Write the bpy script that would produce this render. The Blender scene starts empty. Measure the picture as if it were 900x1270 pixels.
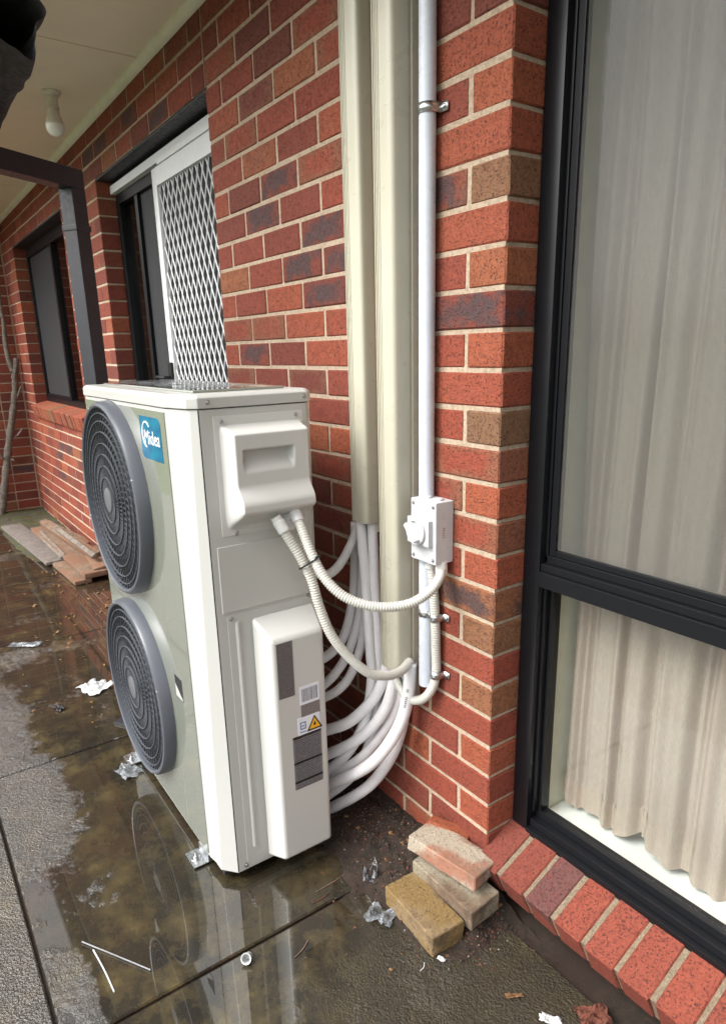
import bpy, bmesh, math, random
from mathutils import Vector, Matrix, noise
random.seed(7)
R = math.radians
scn = bpy.context.scene
COL = scn.collection

# ---------------------------------------------------------------- camera
CF, YAW, PIT, ROL = 833.15, -0.963965, 0.276113, -0.0240785   # focal length in photo pixels, angles
CP = Vector((1.06437, -1.12008, 1.45679))
PPX, PPY = 450.0, 670.0
_f = Vector((math.sin(YAW)*math.cos(PIT), math.cos(YAW)*math.cos(PIT), -math.sin(PIT)))
_r0 = Vector((math.cos(YAW), -math.sin(YAW), 0)); _u0 = _r0.cross(_f)
_r = _r0*math.cos(ROL) + _u0*math.sin(ROL); _u = -_r0*math.sin(ROL) + _u0*math.cos(ROL)
cam = bpy.data.cameras.new('camera'); camo = bpy.data.objects.new('camera', cam); COL.objects.link(camo)
cam.sensor_width = 36; cam.sensor_fit = 'AUTO'; cam.lens = CF/1270*36
cam.shift_y = 35/1270; cam.clip_start = 0.02; cam.clip_end = 2000
M = Matrix.Identity(4)
for i in range(3): M[i][0] = _r[i]; M[i][1] = _u[i]; M[i][2] = -_f[i]; M[i][3] = CP[i]
camo.matrix_world = M
scn.camera = camo

# ---------------------------------------------------------------- world, sun, exposure
SUN_EL, SUN_AZ = R(48), R(190)          # azimuth clockwise from +y
w = bpy.data.worlds.new('World'); scn.world = w; w.use_nodes = True
nt = w.node_tree; nt.nodes.clear()
sky = nt.nodes.new('ShaderNodeTexSky'); sky.sky_type = 'NISHITA'; sky.sun_disc = False
sky.sun_elevation = SUN_EL; sky.sun_rotation = SUN_AZ; sky.air_density = 1.0; sky.dust_density = 6.0; sky.ozone_density = 1.0
hs = nt.nodes.new('ShaderNodeHueSaturation'); hs.inputs['Saturation'].default_value = 0.14
bg = nt.nodes.new('ShaderNodeBackground'); bg.inputs[1].default_value = 0.15
wo = nt.nodes.new('ShaderNodeOutputWorld')
nt.links.new(sky.outputs[0], hs.inputs['Color']); nt.links.new(hs.outputs[0], bg.inputs[0]); nt.links.new(bg.outputs[0], wo.inputs[0])
sl = bpy.data.lights.new('sun', 'SUN'); sl.energy = 0.6; sl.angle = R(28); sl.color = (1.0, .965, .91)
so = bpy.data.objects.new('sun', sl); COL.objects.link(so)
sd = Vector((math.sin(SUN_AZ)*math.cos(SUN_EL), math.cos(SUN_AZ)*math.cos(SUN_EL), math.sin(SUN_EL)))
so.rotation_euler = sd.to_track_quat('Z', 'Y').to_euler(); so.location = sd*30
scn.view_settings.view_transform = 'Standard'; scn.view_settings.look = 'None'
scn.view_settings.exposure = 1.33; scn.view_settings.gamma = 1.0
scn.view_settings.use_curve_mapping = False

# ---------------------------------------------------------------- photo pixel -> place
def ray(px, py):
    return (_r*((px-PPX)/CF) + _u*(-(py-PPY)/CF) + _f).normalized()
def at(px, py, ax, val):
    d = ray(px, py); return CP + d*((val-CP[ax])/d[ax])
def atd(px, py, dist): return CP + ray(px, py)*dist
def proj(p):
    d = Vector(p)-CP; z = d.dot(_f)
    if z <= 0.01: return None
    return (PPX+CF*d.dot(_r)/z, PPY-CF*d.dot(_u)/z, z)

# ---------------------------------------------------------------- mesh helpers
class MB:
    def __init__(s): s.v = []; s.f = []
    def add(s, vs, fs):
        b = len(s.v); s.v += [tuple(p) for p in vs]; s.f += [tuple(i+b for i in q) for q in fs]; return s
    def box(s, x0, x1, y0, y1, z0, z1):
        return s.add([(x0,y0,z0),(x1,y0,z0),(x1,y1,z0),(x0,y1,z0),(x0,y0,z1),(x1,y0,z1),(x1,y1,z1),(x0,y1,z1)],
                     [(0,3,2,1),(4,5,6,7),(0,1,5,4),(1,2,6,5),(2,3,7,6),(3,0,4,7)])
    def rbox(s, c, size, mat3):
        h = [k/2 for k in size]; vs = []
        for z in (-1,1):
            for x, y in ((-1,-1),(1,-1),(1,1),(-1,1)): vs.append(Vector(c)+mat3 @ Vector((x*h[0], y*h[1], z*h[2])))
        return s.add(vs, [(0,3,2,1),(4,5,6,7),(0,1,5,4),(1,2,6,5),(2,3,7,6),(3,0,4,7)])
    def tube(s, pts, rad, seg=10, cap=True):
        pts = [Vector(p) for p in pts]; n = len(pts)
        if not hasattr(rad, '__len__'): rad = [rad]*n
        t0 = (pts[1]-pts[0]).normalized()
        a = Vector((0,0,1)) if abs(t0.z) < .9 else Vector((1,0,0))
        nrm = t0.cross(a).normalized(); vs = []; fs = []; prev = t0
        for i in range(n):
            t = (pts[min(i+1,n-1)]-pts[max(i-1,0)]).normalized()
            q = prev.rotation_difference(t); nrm = (q @ nrm); nrm = (nrm - t*nrm.dot(t)).normalized(); prev = t
            b = t.cross(nrm)
            for k in range(seg):
                an = 2*math.pi*k/seg; vs.append(pts[i] + (nrm*math.cos(an)+b*math.sin(an))*rad[i])
        for i in range(n-1):
            for k in range(seg):
                k2 = (k+1) % seg; fs.append((i*seg+k, i*seg+k2, (i+1)*seg+k2, (i+1)*seg+k))
        if cap: fs.append(tuple(reversed(range(seg)))); fs.append(tuple((n-1)*seg+k for k in range(seg)))
        return s.add(vs, fs)
    def cyl(s, p0, p1, r0, r1=None, seg=16):
        return s.tube([p0, p1], [r0, r0 if r1 is None else r1], seg)
    def lathe(s, c, axis, prof, seg=48, closed=False):
        """prof: (radius, along-axis) pairs"""
        ax = Vector(axis).normalized(); a = ax.orthogonal().normalized(); b = ax.cross(a); vs = []; fs = []; n = len(prof)
        for k in range(seg):
            an = 2*math.pi*k/seg; d = a*math.cos(an)+b*math.sin(an)
            for r, h in prof: vs.append(Vector(c)+d*r+ax*h)
        m = n if closed else n-1
        for k in range(seg):
            k2 = (k+1) % seg
            for i in range(m):
                i2 = (i+1) % n; fs.append((k*n+i, k2*n+i, k2*n+i2, k*n+i2))
        return s.add(vs, fs)
    def prism(s, poly, ax, a0, a1):
        """poly: 2d outline in the two other axes, extruded along ax"""
        n = len(poly); vs = []
        for a in (a0, a1):
            for p, q in poly: vs.append({0:(a,p,q),1:(p,a,q),2:(p,q,a)}[ax])
        fs = [tuple(reversed(range(n))), tuple(range(n, 2*n))]
        for i in range(n): j = (i+1) % n; fs.append((i, j, n+j, n+i))
        return s.add(vs, fs)
    def sheet(s, fn, nu, nv):
        vs = [fn(i/nu, j/nv) for j in range(nv+1) for i in range(nu+1)]
        return s.add(vs, [(j*(nu+1)+i, j*(nu+1)+i+1, (j+1)*(nu+1)+i+1, (j+1)*(nu+1)+i) for j in range(nv) for i in range(nu)])
    def mesh(s, name, bevel=0, smooth=False, seg=2, fixn=True, angle=35):
        me = bpy.data.meshes.new(name); me.from_pydata(s.v, [], s.f)
        bm = bmesh.new(); bm.from_mesh(me)
        if fixn: bmesh.ops.recalc_face_normals(bm, faces=bm.faces)
        if bevel:
            es = [e for e in bm.edges if len(e.link_faces) == 2 and e.calc_face_angle(0) > R(25)]
            bmesh.ops.bevel(bm, geom=es, offset=bevel, segments=seg, profile=.5, affect='EDGES', clamp_overlap=True)
        bm.to_mesh(me); bm.free()
        if smooth or bevel:
            for p in me.polygons: p.use_smooth = True
            try: me.set_sharp_from_angle(angle=R(angle))
            except Exception: pass
        return me
    def build(s, name, mat, parent=None, bevel=0, smooth=False, seg=2, fixn=True, angle=35, origin=None):
        o = link(name, s.mesh(name, bevel, smooth, seg, fixn, angle), mat, parent, origin)
        if bevel:
            wn = o.modifiers.new('flat_face_normals', 'WEIGHTED_NORMAL'); wn.weight = 100; wn.keep_sharp = True
        return o
def link(name, me, mat, parent=None, origin=None):
    o = bpy.data.objects.new(name, me); COL.objects.link(o)
    if mat and not me.materials: me.materials.append(mat)
    if parent:
        o.parent = parent; o.matrix_parent_inverse = PINV.get(parent.name, Matrix.Identity(4))
    return o
PINV = {}
def thing(name, label, cat, loc=(0,0,0), group=None):
    o = bpy.data.objects.new(name, None); COL.objects.link(o); o.location = loc; o.empty_display_size = .1
    PINV[o.name] = Matrix.Translation(-Vector(loc))
    return tag(o, label, cat, group)
def tag(o, label=None, cat=None, group=None, kind=None):
    if label: o['label'] = label
    if cat: o['category'] = cat
    if group: o['group'] = group
    if kind: o['kind'] = kind
    return o
def spline(pts, n=12):
    pts = [Vector(p) for p in pts]; out = []
    P = [pts[0]*2-pts[1]] + pts + [pts[-1]*2-pts[-2]]
    for i in range(1, len(P)-2):
        a, b, c, d = P[i-1], P[i], P[i+1], P[i+2]
        for k in range(n):
            t = k/n
            out.append(.5*((2*b)+(c-a)*t+(2*a-5*b+4*c-d)*t*t+(3*b-a-3*c+d)*t**3))
    out.append(pts[-1]); return out
def resample(pts, step):
    out = [pts[0].copy()]; acc = 0
    for a, b in zip(pts, pts[1:]):
        L = (b-a).length; 
        if L < 1e-9: continue
        while acc+L >= step:
            t = (step-acc)/L; a = a.lerp(b, t); out.append(a.copy()); L = (b-a).length; acc = 0
            if L < 1e-9: break
        acc += L
    return out

# ---------------------------------------------------------------- materials
class NT:
    def __init__(s, name):
        s.m = bpy.data.materials.new(name); s.m.use_nodes = True; s.t = s.m.node_tree; s.t.nodes.clear()
        s.out = s.n('ShaderNodeOutputMaterial'); s.p = s.n('ShaderNodeBsdfPrincipled'); s.l(s.p.outputs[0], s.out.inputs[0])
    def n(s, typ, **kw):
        x = s.t.nodes.new(typ)
        for k, v in kw.items(): setattr(x, k, v)
        return x
    def l(s, a, b): s.t.links.new(a, b)
    def put(s, sock, v):
        if hasattr(v, 'is_output'): s.l(v, sock)
        else: sock.default_value = v if not (isinstance(v, tuple) and len(v) == 3 and sock.type == 'RGBA') else (*v, 1)
    def coord(s, kind='Object'): return s.n('ShaderNodeTexCoord').outputs[kind]
    def pos(s): return s.n('ShaderNodeNewGeometry').outputs['Position']
    def noise(s, vec, scale, detail=4, rough=.55, out='Fac'):
        x = s.n('ShaderNodeTexNoise'); s.l(vec, x.inputs['Vector']); x.inputs['Scale'].default_value = scale
        x.inputs['Detail'].default_value = detail; x.inputs['Roughness'].default_value = rough; return x.outputs[out]
    def vor(s, vec, scale, feat='F1', out='Distance'):
        x = s.n('ShaderNodeTexVoronoi', feature=feat); s.l(vec, x.inputs['Vector']); x.inputs['Scale'].default_value = scale; return x.outputs[out]
    def ramp(s, fac, stops):
        x = s.n('ShaderNodeValToRGB'); s.put(x.inputs[0], fac); e = x.color_ramp.elements
        while len(e) < len(stops): e.new(.5)
        for k, (p, c) in enumerate(stops):
            e[k].position = p; e[k].color = (*c, 1) if hasattr(c, '__len__') else (c, c, c, 1)
        return x.outputs[0]
    def math(s, op, a, b=0, clamp=False):
        x = s.n('ShaderNodeMath', operation=op, use_clamp=clamp); s.put(x.inputs[0], a); s.put(x.inputs[1], b); return x.outputs[0]
    def vmath(s, op, a, b):
        x = s.n('ShaderNodeVectorMath', operation=op); s.put(x.inputs[0], a); s.put(x.inputs[1], b); return x.outputs[0]
    def mix(s, fac, a, b, mode='MIX'):
        x = s.n('ShaderNodeMix', data_type='RGBA', blend_type=mode); s.put(x.inputs[0], fac); s.put(x.inputs[6], a); s.put(x.inputs[7], b); return x.outputs[2]
    def mapr(s, v, a, b, c=0., d=1.):
        x = s.n('ShaderNodeMapRange', interpolation_type='SMOOTHSTEP'); s.put(x.inputs[0], v)
        for k, q in enumerate((a, b, c, d)): x.inputs[k+1].default_value = q
        return x.outputs[0]
    def bump(s, h, strength=.3, dist=.002, normal=None):
        x = s.n('ShaderNodeBump'); s.put(x.inputs['Height'], h); x.inputs['Strength'].default_value = strength; x.inputs['Distance'].default_value = dist
        if normal: s.l(normal, x.inputs['Normal'])
        return x.outputs[0]
    def sep(s, v):
        x = s.n('ShaderNodeSeparateXYZ'); s.l(v, x.inputs[0]); return x.outputs
    def set(s, **kw):
        nm = dict(color='Base Color', rough='Roughness', metal='Metallic', normal='Normal', spec='Specular IOR Level', ior='IOR', coat='Coat Weight', coatr='Coat Roughness',
                  trans='Transmission Weight', alpha='Alpha', emit='Emission Color', emits='Emission Strength', coatn='Coat Normal', coati='Coat IOR', sub='Subsurface Weight')
        for k, v in kw.items(): s.put(s.p.inputs[nm[k]], v)
        return s.m

def simple(name, col, rough=.5, metal=0, var=.12, scale=30, bump=.0, bscale=300, dirt=0, **kw):
    """paint / plastic / metal with uneven tone, fine relief and some grime"""
    t = NT(name); c = t.coord()
    n = t.noise(c, scale, 5, .6)
    colr = t.ramp(n, [(.3, tuple(x*(1-var) for x in col)), (.7, tuple(min(1, x*(1+var)) for x in col))])
    if dirt:
        g = t.mapr(t.noise(t.pos(), 9, 8, .7), .52, .72, 0, dirt); colr = t.mix(g, colr, (.10, .085, .06))
    rr = t.mapr(t.noise(c, scale*2.3, 4, .6), .3, .7, max(.02, rough*.8), min(1, rough*1.25)) if var > .025 else rough
    args = dict(color=colr, rough=rr, metal=metal)
    if bump: args['normal'] = t.bump(t.noise(c, bscale, 4, .6), bump, .001)
    args.update(kw); return t.set(**args)

def brick_mat(name, attr=False):
    t = NT(name)
    if attr:
        a = t.n('ShaderNodeAttribute'); a.attribute_name = 'bc'; rc = a.outputs['Color']; base = t.pos()
        g = t.n('ShaderNodeAttribute'); g.attribute_name = 'bl'; loc = g.outputs['Vector']
    else:
        oi = t.n('ShaderNodeObjectInfo'); rc = oi.outputs['Color']; loc = t.coord('Object')
        base = t.vmath('ADD', loc, t.vmath('MULTIPLY', rc, (37., 53., 71.)))
    r = t.sep(rc)
    col = t.ramp(r[0], [(0, (.125, .035, .024)), (.25, (.190, .043, .026)), (.5, (.275, .058, .030)), (.72, (.33, .088, .038)), (.88, (.275, .102, .043)), (1, (.195, .105, .052))])
    # broad kiln flashing: tan rim or dark bluish cloud in the middle of the face
    L = t.sep(loc)
    ex = t.math('ABSOLUTE', t.math('MULTIPLY', L[0], 8.0)); ez = t.math('ABSOLUTE', t.math('MULTIPLY', L[2], 24.0))
    e = t.math('MAXIMUM', ex, ez)
    nb = t.noise(base, 22, 4, .6)
    rim = t.mapr(t.math('ADD', e, t.math('MULTIPLY', nb, .9)), .85, 1.35)
    rimk = t.math('MULTIPLY', rim, t.mapr(r[1], .55, .9, 0, .62))
    col = t.mix(rimk, col, (.215, .105, .055))
    cl = t.mapr(t.math('SUBTRACT', t.math('ADD', t.math('MULTIPLY', nb, 1.1), 0), t.math('MULTIPLY', e, .45)), .12, .40)
    clk = t.math('MULTIPLY', cl, t.mapr(r[2], .86, .93, 0, .85))
    col = t.mix(clk, col, (.046, .043, .047))
    # blotches, dark pits and pale grains
    bl = t.noise(base, 60, 5, .65); col = t.mix(t.mapr(bl, .30, .75, .0, .38), col, (.13, .032, .024))
    wob = t.vmath('ADD', base, t.vmath('MULTIPLY', t.noise(base, 90, 2, .5, 'Color'), (.006, .006, .006)))
    pm = t.math('MULTIPLY', t.mapr(t.vor(wob, 150), .20, .38, 1, 0), t.mapr(t.noise(base, 70, 3, .6), .36, .58, .3, 1))
    pm = t.math('MAXIMUM', pm, t.math('MULTIPLY', t.mapr(t.noise(base, 185, 3, .6), .56, .62), .65))
    big = t.mapr(t.noise(base, 120, 2, .5), .42, .6)
    pm = t.math('MULTIPLY', pm, t.math('ADD', t.math('MULTIPLY', big, .55), .45))
    col = t.mix(t.math('MULTIPLY', pm, .86), col, (.035, .018, .016))
    gr = t.mapr(t.noise(base, 520, 2, .5), .68, .74); col = t.mix(t.math('MULTIPLY', gr, .4), col, (.46, .26, .15))
    h = t.math('SUBTRACT', t.noise(base, 190, 6, .7), t.math('MULTIPLY', pm, .8))
    h = t.math('ADD', h, t.math('MULTIPLY', t.noise(base, 25, 3, .5), .7))
    return t.set(color=col, rough=t.mapr(bl, .2, .8, .6, .9), normal=t.bump(h, .85, .0035), spec=.35)

def mortar_mat():
    t = NT('mortar'); c = t.pos(); n = t.noise(c, 120, 6, .7); b = t.noise(c, 5, 4, .6)
    col = t.ramp(n, [(.3, (.30, .22, .15)), (.55, (.47, .37, .27)), (.8, (.57, .46, .35))])
    col = t.mix(t.mapr(b, .5, .75, 0, .45), col, (.24, .18, .13))
    return t.set(color=col, rough=.95, normal=t.bump(t.noise(c, 260, 6, .75), .9, .004))

def sill_mortar_mat():
    t = NT('weathered_mortar'); c = t.pos(); n = t.noise(c, 140, 6, .75)
    col = t.ramp(n, [(.3, (.13, .10, .065)), (.6, (.29, .225, .15)), (.8, (.40, .32, .23))])
    return t.set(color=col, rough=.95, normal=t.bump(t.noise(c, 200, 6, .8), 1., .006))

def slab_mat():
    t = NT('wet_concrete'); c = t.pos(); s = t.sep(c)
    big = t.noise(c, 2.1, 6, .62); med = t.noise(c, 8, 7, .68); fine = t.noise(c, 90, 6, .75); grit = t.vor(c, 190)
    col = t.ramp(med, [(.28, (.004, .003, .0014)), (.45, (.010, .0075, .0032)), (.57, (.042, .030, .0105)), (.72, (.105, .078, .030))])
    col = t.mix(t.mapr(big, .38, .66), col, t.ramp(t.noise(c, 30, 6, .7), [(.3, (.006, .0042, .0016)), (.7, (.036, .025, .0085))]))
    col = t.mix(t.mapr(fine, .55, .72, 0, .55), col, t.mix(.3, col, (.16, .135, .085)))
    red = t.mapr(t.noise(c, 3.3, 4, .6), .52, .68, 0, .6); col = t.mix(red, col, (.030, .0135, .004))
    # standing water everywhere but on the slightly higher, gritty patches
    lv = t.math('ADD', t.noise(c, 1.9, 3, .5), t.math('MULTIPLY', t.noise(c, 26, 6, .7), .42))
    hi = t.math('MULTIPLY', t.mapr(s[0], -1.02, -.70, .42, 0), t.mapr(s[1], -1.00, -.72, 1, 0))
    hi = t.math('MULTIPLY', hi, t.mapr(s[0], -2.4, -1.6, .4, 1))
    out = t.mapr(s[1], -1.05, -1.04, .20, 0)
    strip = t.math('MULTIPLY', t.mapr(s[0], -.62, -.40, 0, .30), t.mapr(s[1], -.98, -.90, 1, 0))
    lv = t.math('ADD', t.math('ADD', t.math('ADD', lv, hi), out), strip)
    dry = t.mapr(lv, .80, 1.02)
    damp = t.math('MULTIPLY', t.mapr(s[0], -.24, .02, 0, 1), t.mapr(t.math('ADD', s[1], t.math('MULTIPLY', med, .5)), -.50, -.02, .0, 1))
    damp = t.mapr(damp, .2, .9, 0, 1)
    grain = t.noise(c, 105, 3, .7)
    h = t.math('ADD', t.math('MULTIPLY', grain, 1.3), t.math('MULTIPLY', grit, .5))
    col = t.mix(t.math('MULTIPLY', dry, .25), col, (.070, .060, .044))
    col = t.mix(t.math('MULTIPLY', damp, .55), col, t.ramp(t.noise(c, 130, 6, .8), [(.35, (.012, .010, .007)), (.55, (.05, .042, .026)), (.7, (.12, .10, .065))]))
    both = t.math('MAXIMUM', dry, damp)
    hh = t.math('MULTIPLY', h, t.math('ADD', t.math('MULTIPLY', both, .9), .1))
    cn = t.math('ADD', t.math('MULTIPLY', h, t.math('ADD', dry, t.math('MULTIPLY', damp, .10))), t.math('MULTIPLY', t.noise(c, 7, 2, .4), .012))
    return t.set(color=col, rough=.6, normal=t.bump(hh, .9, .006), spec=.25, coat=t.math('SUBTRACT', 1, t.math('MULTIPLY', damp, .75)),
                 coatr=t.math('ADD', t.mapr(dry, 0, 1, .006, .05), t.math('MULTIPLY', damp, .35)), coati=1.85, coatn=t.bump(cn, 1., .008))

def ground_mat():
    t = NT('lawn_and_soil'); c = t.pos(); s = t.sep(c)
    g = t.ramp(t.noise(c, 30, 6, .7), [(.3, (.035, .055, .014)), (.7, (.105, .135, .040))])
    g = t.mix(t.mapr(t.noise(c, 1.2, 4, .6), .4, .7, 0, .5), g, (.14, .14, .055))
    soil = t.ramp(t.noise(c, 50, 6, .7), [(.3, (.018, .012, .008)), (.7, (.06, .042, .028))])
    m = t.mapr(s[1], -2.42, -2.36, 1, 0)
    return t.set(color=t.mix(m, soil, g), rough=.95, normal=t.bump(t.noise(c, 60, 6, .75), 1, .03))

def speck_mat(name, a, b, scale=60, rough=.9, bump=.7, bdist=.004, third=None):
    t = NT(name); c = t.coord(); n = t.noise(c, scale, 6, .7)
    col = t.ramp(n, [(.3, a), (.7, b)])
    if third: col = t.mix(t.mapr(t.noise(c, scale*.12, 3, .5), .42, .6), col, third)
    return t.set(color=col, rough=rough, normal=t.bump(t.noise(c, scale*3, 6, .75), bump, bdist))

def glass_mat(name='glass', tint=(.93, .95, .94), refl=1.0):
    t = NT(name); t.t.nodes.remove(t.p)
    tr = t.n('ShaderNodeBsdfTransparent'); tr.inputs[0].default_value = (*tint, 1)
    gl = t.n('ShaderNodeBsdfGlossy'); gl.inputs['Roughness'].default_value = .006
    lw = t.n('ShaderNodeLayerWeight'); lw.inputs[0].default_value = .5
    fz = t.math('ADD', t.math('MULTIPLY', t.math('POWER', lw.outputs['Facing'], 5.), .9), .04)
    mx = t.n('ShaderNodeMixShader'); t.l(t.math('MULTIPLY', fz, refl, True), mx.inputs[0]); t.l(tr.outputs[0], mx.inputs[1]); t.l(gl.outputs[0], mx.inputs[2])
    t.l(mx.outputs[0], t.out.inputs[0]); return t.m

def mesh_mat(name, col, cover):
    """fly wire: too fine to see thread by thread"""
    t = NT(name); c = t.pos(); t.p.inputs['Base Color'].default_value = (*col, 1); t.p.inputs['Roughness'].default_value = .6
    tr = t.n('ShaderNodeBsdfTransparent'); mx = t.n('ShaderNodeMixShader')
    mx.inputs[0].default_value = cover; t.l(tr.outputs[0], mx.inputs[1]); t.l(t.p.outputs[0], mx.inputs[2]); t.l(mx.outputs[0], t.out.inputs[0]); return t.m

def curtain_mat():
    t = NT('sheer_curtain'); c = t.pos(); s = t.sep(c)
    wv = t.noise(t.vmath('MULTIPLY', c, (900., 900., 60.)), 1, 3, .6)
    col = t.ramp(wv, [(.3, (.50, .405, .34)), (.7, (.64, .54, .465))])
    col = t.mix(t.mapr(t.noise(t.vmath('MULTIPLY', c, (14., 14., .6)), 1, 3, .6), .58, .72, 0, .30), col, (.55, .36, .30))
    t.set(color=col, rough=.9, normal=t.bump(wv, .2, .0005))
    tl = t.n('ShaderNodeBsdfTranslucent'); t.l(col, tl.inputs[0])
    tr = t.n('ShaderNodeBsdfTransparent')
    m1 = t.n('ShaderNodeMixShader'); m1.inputs[0].default_value = .3; t.l(t.p.outputs[0], m1.inputs[1]); t.l(tl.outputs[0], m1.inputs[2])
    m2 = t.n('ShaderNodeMixShader'); m2.inputs[0].default_value = .10; t.l(m1.outputs[0], m2.inputs[1]); t.l(tr.outputs[0], m2.inputs[2])
    t.l(m2.outputs[0], t.out.inputs[0]); return t.m

def film_mat():
    t = NT('plastic_film'); c = t.coord(); t.set(color=(.22, .235, .25), rough=.10, normal=t.bump(t.noise(c, 40, 3, .6), .6, .01))
    tr = t.n('ShaderNodeBsdfTransparent'); mx = t.n('ShaderNodeMixShader')
    t.l(t.mapr(t.noise(c, 25, 4, .6), .4, .7, .25, .9), mx.inputs[0]); t.l(tr.outputs[0], mx.inputs[1]); t.l(t.p.outputs[0], mx.inputs[2]); t.l(mx.outputs[0], t.out.inputs[0]); return t.m

def print_mat(name, paper, ink, sx, sz, cover=.45, rows=70., bars=False, rough=.4):
    """fine print too small to read: rows of short dashes (or bars)"""
    t = NT(name); c = t.coord('Generated'); s = t.sep(c)
    u, vv = s[1], s[2]
    if bars:
        n = t.n('ShaderNodeTexNoise', noise_dimensions='1D'); t.l(t.math('MULTIPLY', u, 34.), n.inputs['W']); n.inputs['Scale'].default_value = 1; n.inputs['Detail'].default_value = 1
        m = t.math('GREATER_THAN', n.outputs['Fac'], .5)
        m = t.math('MULTIPLY', m, t.math('MULTIPLY', t.math('GREATER_THAN', vv, .15), t.math('LESS_THAN', vv, .85)))
        m = t.math('MULTIPLY', m, t.math('MULTIPLY', t.math('GREATER_THAN', u, .1), t.math('LESS_THAN', u, .92)))
    else:
        row = t.math('FRACT', t.math('MULTIPLY', vv, rows)); rm = t.math('MULTIPLY', t.math('GREATER_THAN', row, .3), t.math('LESS_THAN', row, .75))
        cm = t.n('ShaderNodeCombineXYZ'); t.l(t.math('MULTIPLY', u, sx), cm.inputs[0]); t.l(t.math('FLOOR', t.math('MULTIPLY', vv, rows)), cm.inputs[1])
        n = t.noise(cm.outputs[0], 1.37, 2, .5); m = t.math('MULTIPLY', rm, t.math('GREATER_THAN', n, cover))
        m = t.math('MULTIPLY', m, t.math('MULTIPLY', t.math('GREATER_THAN', u, .06), t.math('LESS_THAN', u, .94)))
    return t.set(color=t.mix(m, paper, ink), rough=rough)

m_brick = brick_mat('face_brick'); m_brickj = brick_mat('face_brick_far', True); m_mortar = mortar_mat(); m_slab = slab_mat(); m_smortar = sill_mortar_mat(); m_ground = ground_mat()
m_ac = simple('unit_enamel', (.47, .47, .444), .28, var=.015, scale=3, bump=.03, bscale=500)
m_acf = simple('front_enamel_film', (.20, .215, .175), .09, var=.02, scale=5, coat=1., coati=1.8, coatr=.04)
m_accov = simple('cover_plastic', (.55, .55, .522), .30, var=.015, scale=3, bump=.05, bscale=700)
m_guard = simple('guard_plastic', (.085, .093, .108), .32, var=.02, scale=12)
m_bars = simple('guard_bar_plastic', (.070, .075, .085), .3)
m_guardin = simple('fan_plastic', (.03, .032, .036), .4)
m_hub = simple('hub_plastic', (.11, .115, .125), .35, var=.02)
m_dark = simple('unit_dark', (.012, .012, .013), .8)  # near-black; paints the shade of fan openings, hand slot and panel seam
m_duct = simple('duct_cream', (.45, .43, .34), .33, var=.04, scale=7, dirt=.06)
m_pvc = simple('white_pvc', (.53, .57, .63), .30, var=.05, scale=15, dirt=.10)
m_flex = simple('flex_conduit', (.52, .51, .46), .45, var=.06, scale=20, dirt=.08)
m_conn = simple('conduit_fitting', (.64, .64, .63), .35)
m_box = simple('isolator_plastic', (.50, .51, .525), .33, var=.03, bump=.1, bscale=900)
m_ins = simple('pipe_insulation', (.72, .705, .71), .55, var=.05, scale=40, bump=.25, bscale=350, dirt=.08)
m_galv = simple('galvanised', (.55, .57, .58), .3, metal=1, var=.25, scale=60)
m_steel = simple('screw_steel', (.42, .42, .43), .3, metal=1, var=.2, scale=200)
m_black = simple('black_aluminium', (.005, .0055, .007), .36, var=.02, scale=10, spec=.3)
m_tie = simple('black_nylon', (.008, .008, .009), .4)
m_white = simple('white_frame_paint', (.66, .67, .68), .35, var=.04, dirt=.05)
m_lintel = simple('black_lintel', (.014, .014, .017), .5, var=.3)
m_soffit = simple('soffit_paint', (.80, .72, .55), .8, var=.03, scale=2.5, dirt=.05)
m_quad = simple('quad_trim_paint', (.74, .73, .58), .6, var=.06, scale=8, dirt=.12)
m_post = simple('charcoal_powdercoat', (.022, .023, .030), .38, var=.15)
m_cloth = simple('charcoal_canopy_cloth', (.040, .037, .038), .9, var=.35, scale=25, bump=.6, bscale=500)
m_glass = glass_mat(); m_glassd = glass_mat('dark_glass', (.55, .57, .56), 1.3)
m_fly = mesh_mat('fly_wire', (.13, .128, .12), .22); m_flyd = mesh_mat('dark_fly_wire', (.030, .031, .034), .75)
m_curt = curtain_mat()
m_board = simple('white_window_board', (.80, .80, .77), .45, var=.03)
m_jamb = simple('cream_jamb_paint', (.64, .63, .50), .6, var=.05)
m_room = simple('room_plaster', (.32, .29, .25), .9, var=.08)
m_bulb = simple('bulb_glass', (.85, .84, .78), .25, var=.02)
m_bulbb = simple('bulb_holder', (.66, .62, .52), .4)
m_soil = speck_mat('damp_soil', (.008, .0055, .0035), (.036, .021, .012), 45, third=(.020, .009, .005))
m_moss = speck_mat('moss', (.018, .022, .006), (.09, .085, .025), 60, third=(.05, .045, .03))
m_chip = [speck_mat('brick_chip', (.05, .016, .010), (.17, .05, .028), 90), speck_mat('mortar_chip', (.10, .085, .065), (.32, .27, .21), 90), speck_mat('dark_chip', (.015, .011, .008), (.05, .035, .022), 90), speck_mat('leaf_litter', (.10, .045, .018), (.24, .13, .05), 60)]
m_bark = speck_mat('weathered_branch', (.07, .055, .042), (.28, .24, .20), 35, bump=1, bdist=.01)
m_wood = speck_mat('weathered_timber', (.07, .045, .03), (.26, .17, .11), 30, bump=.9, third=(.17, .085, .048))
m_woodg = speck_mat('grey_timber', (.09, .075, .065), (.20, .17, .15), 30, bump=.7)
m_film = film_mat()
m_scrap = simple('white_scrap', (.45, .46, .46), .35, bump=.2)

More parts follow.
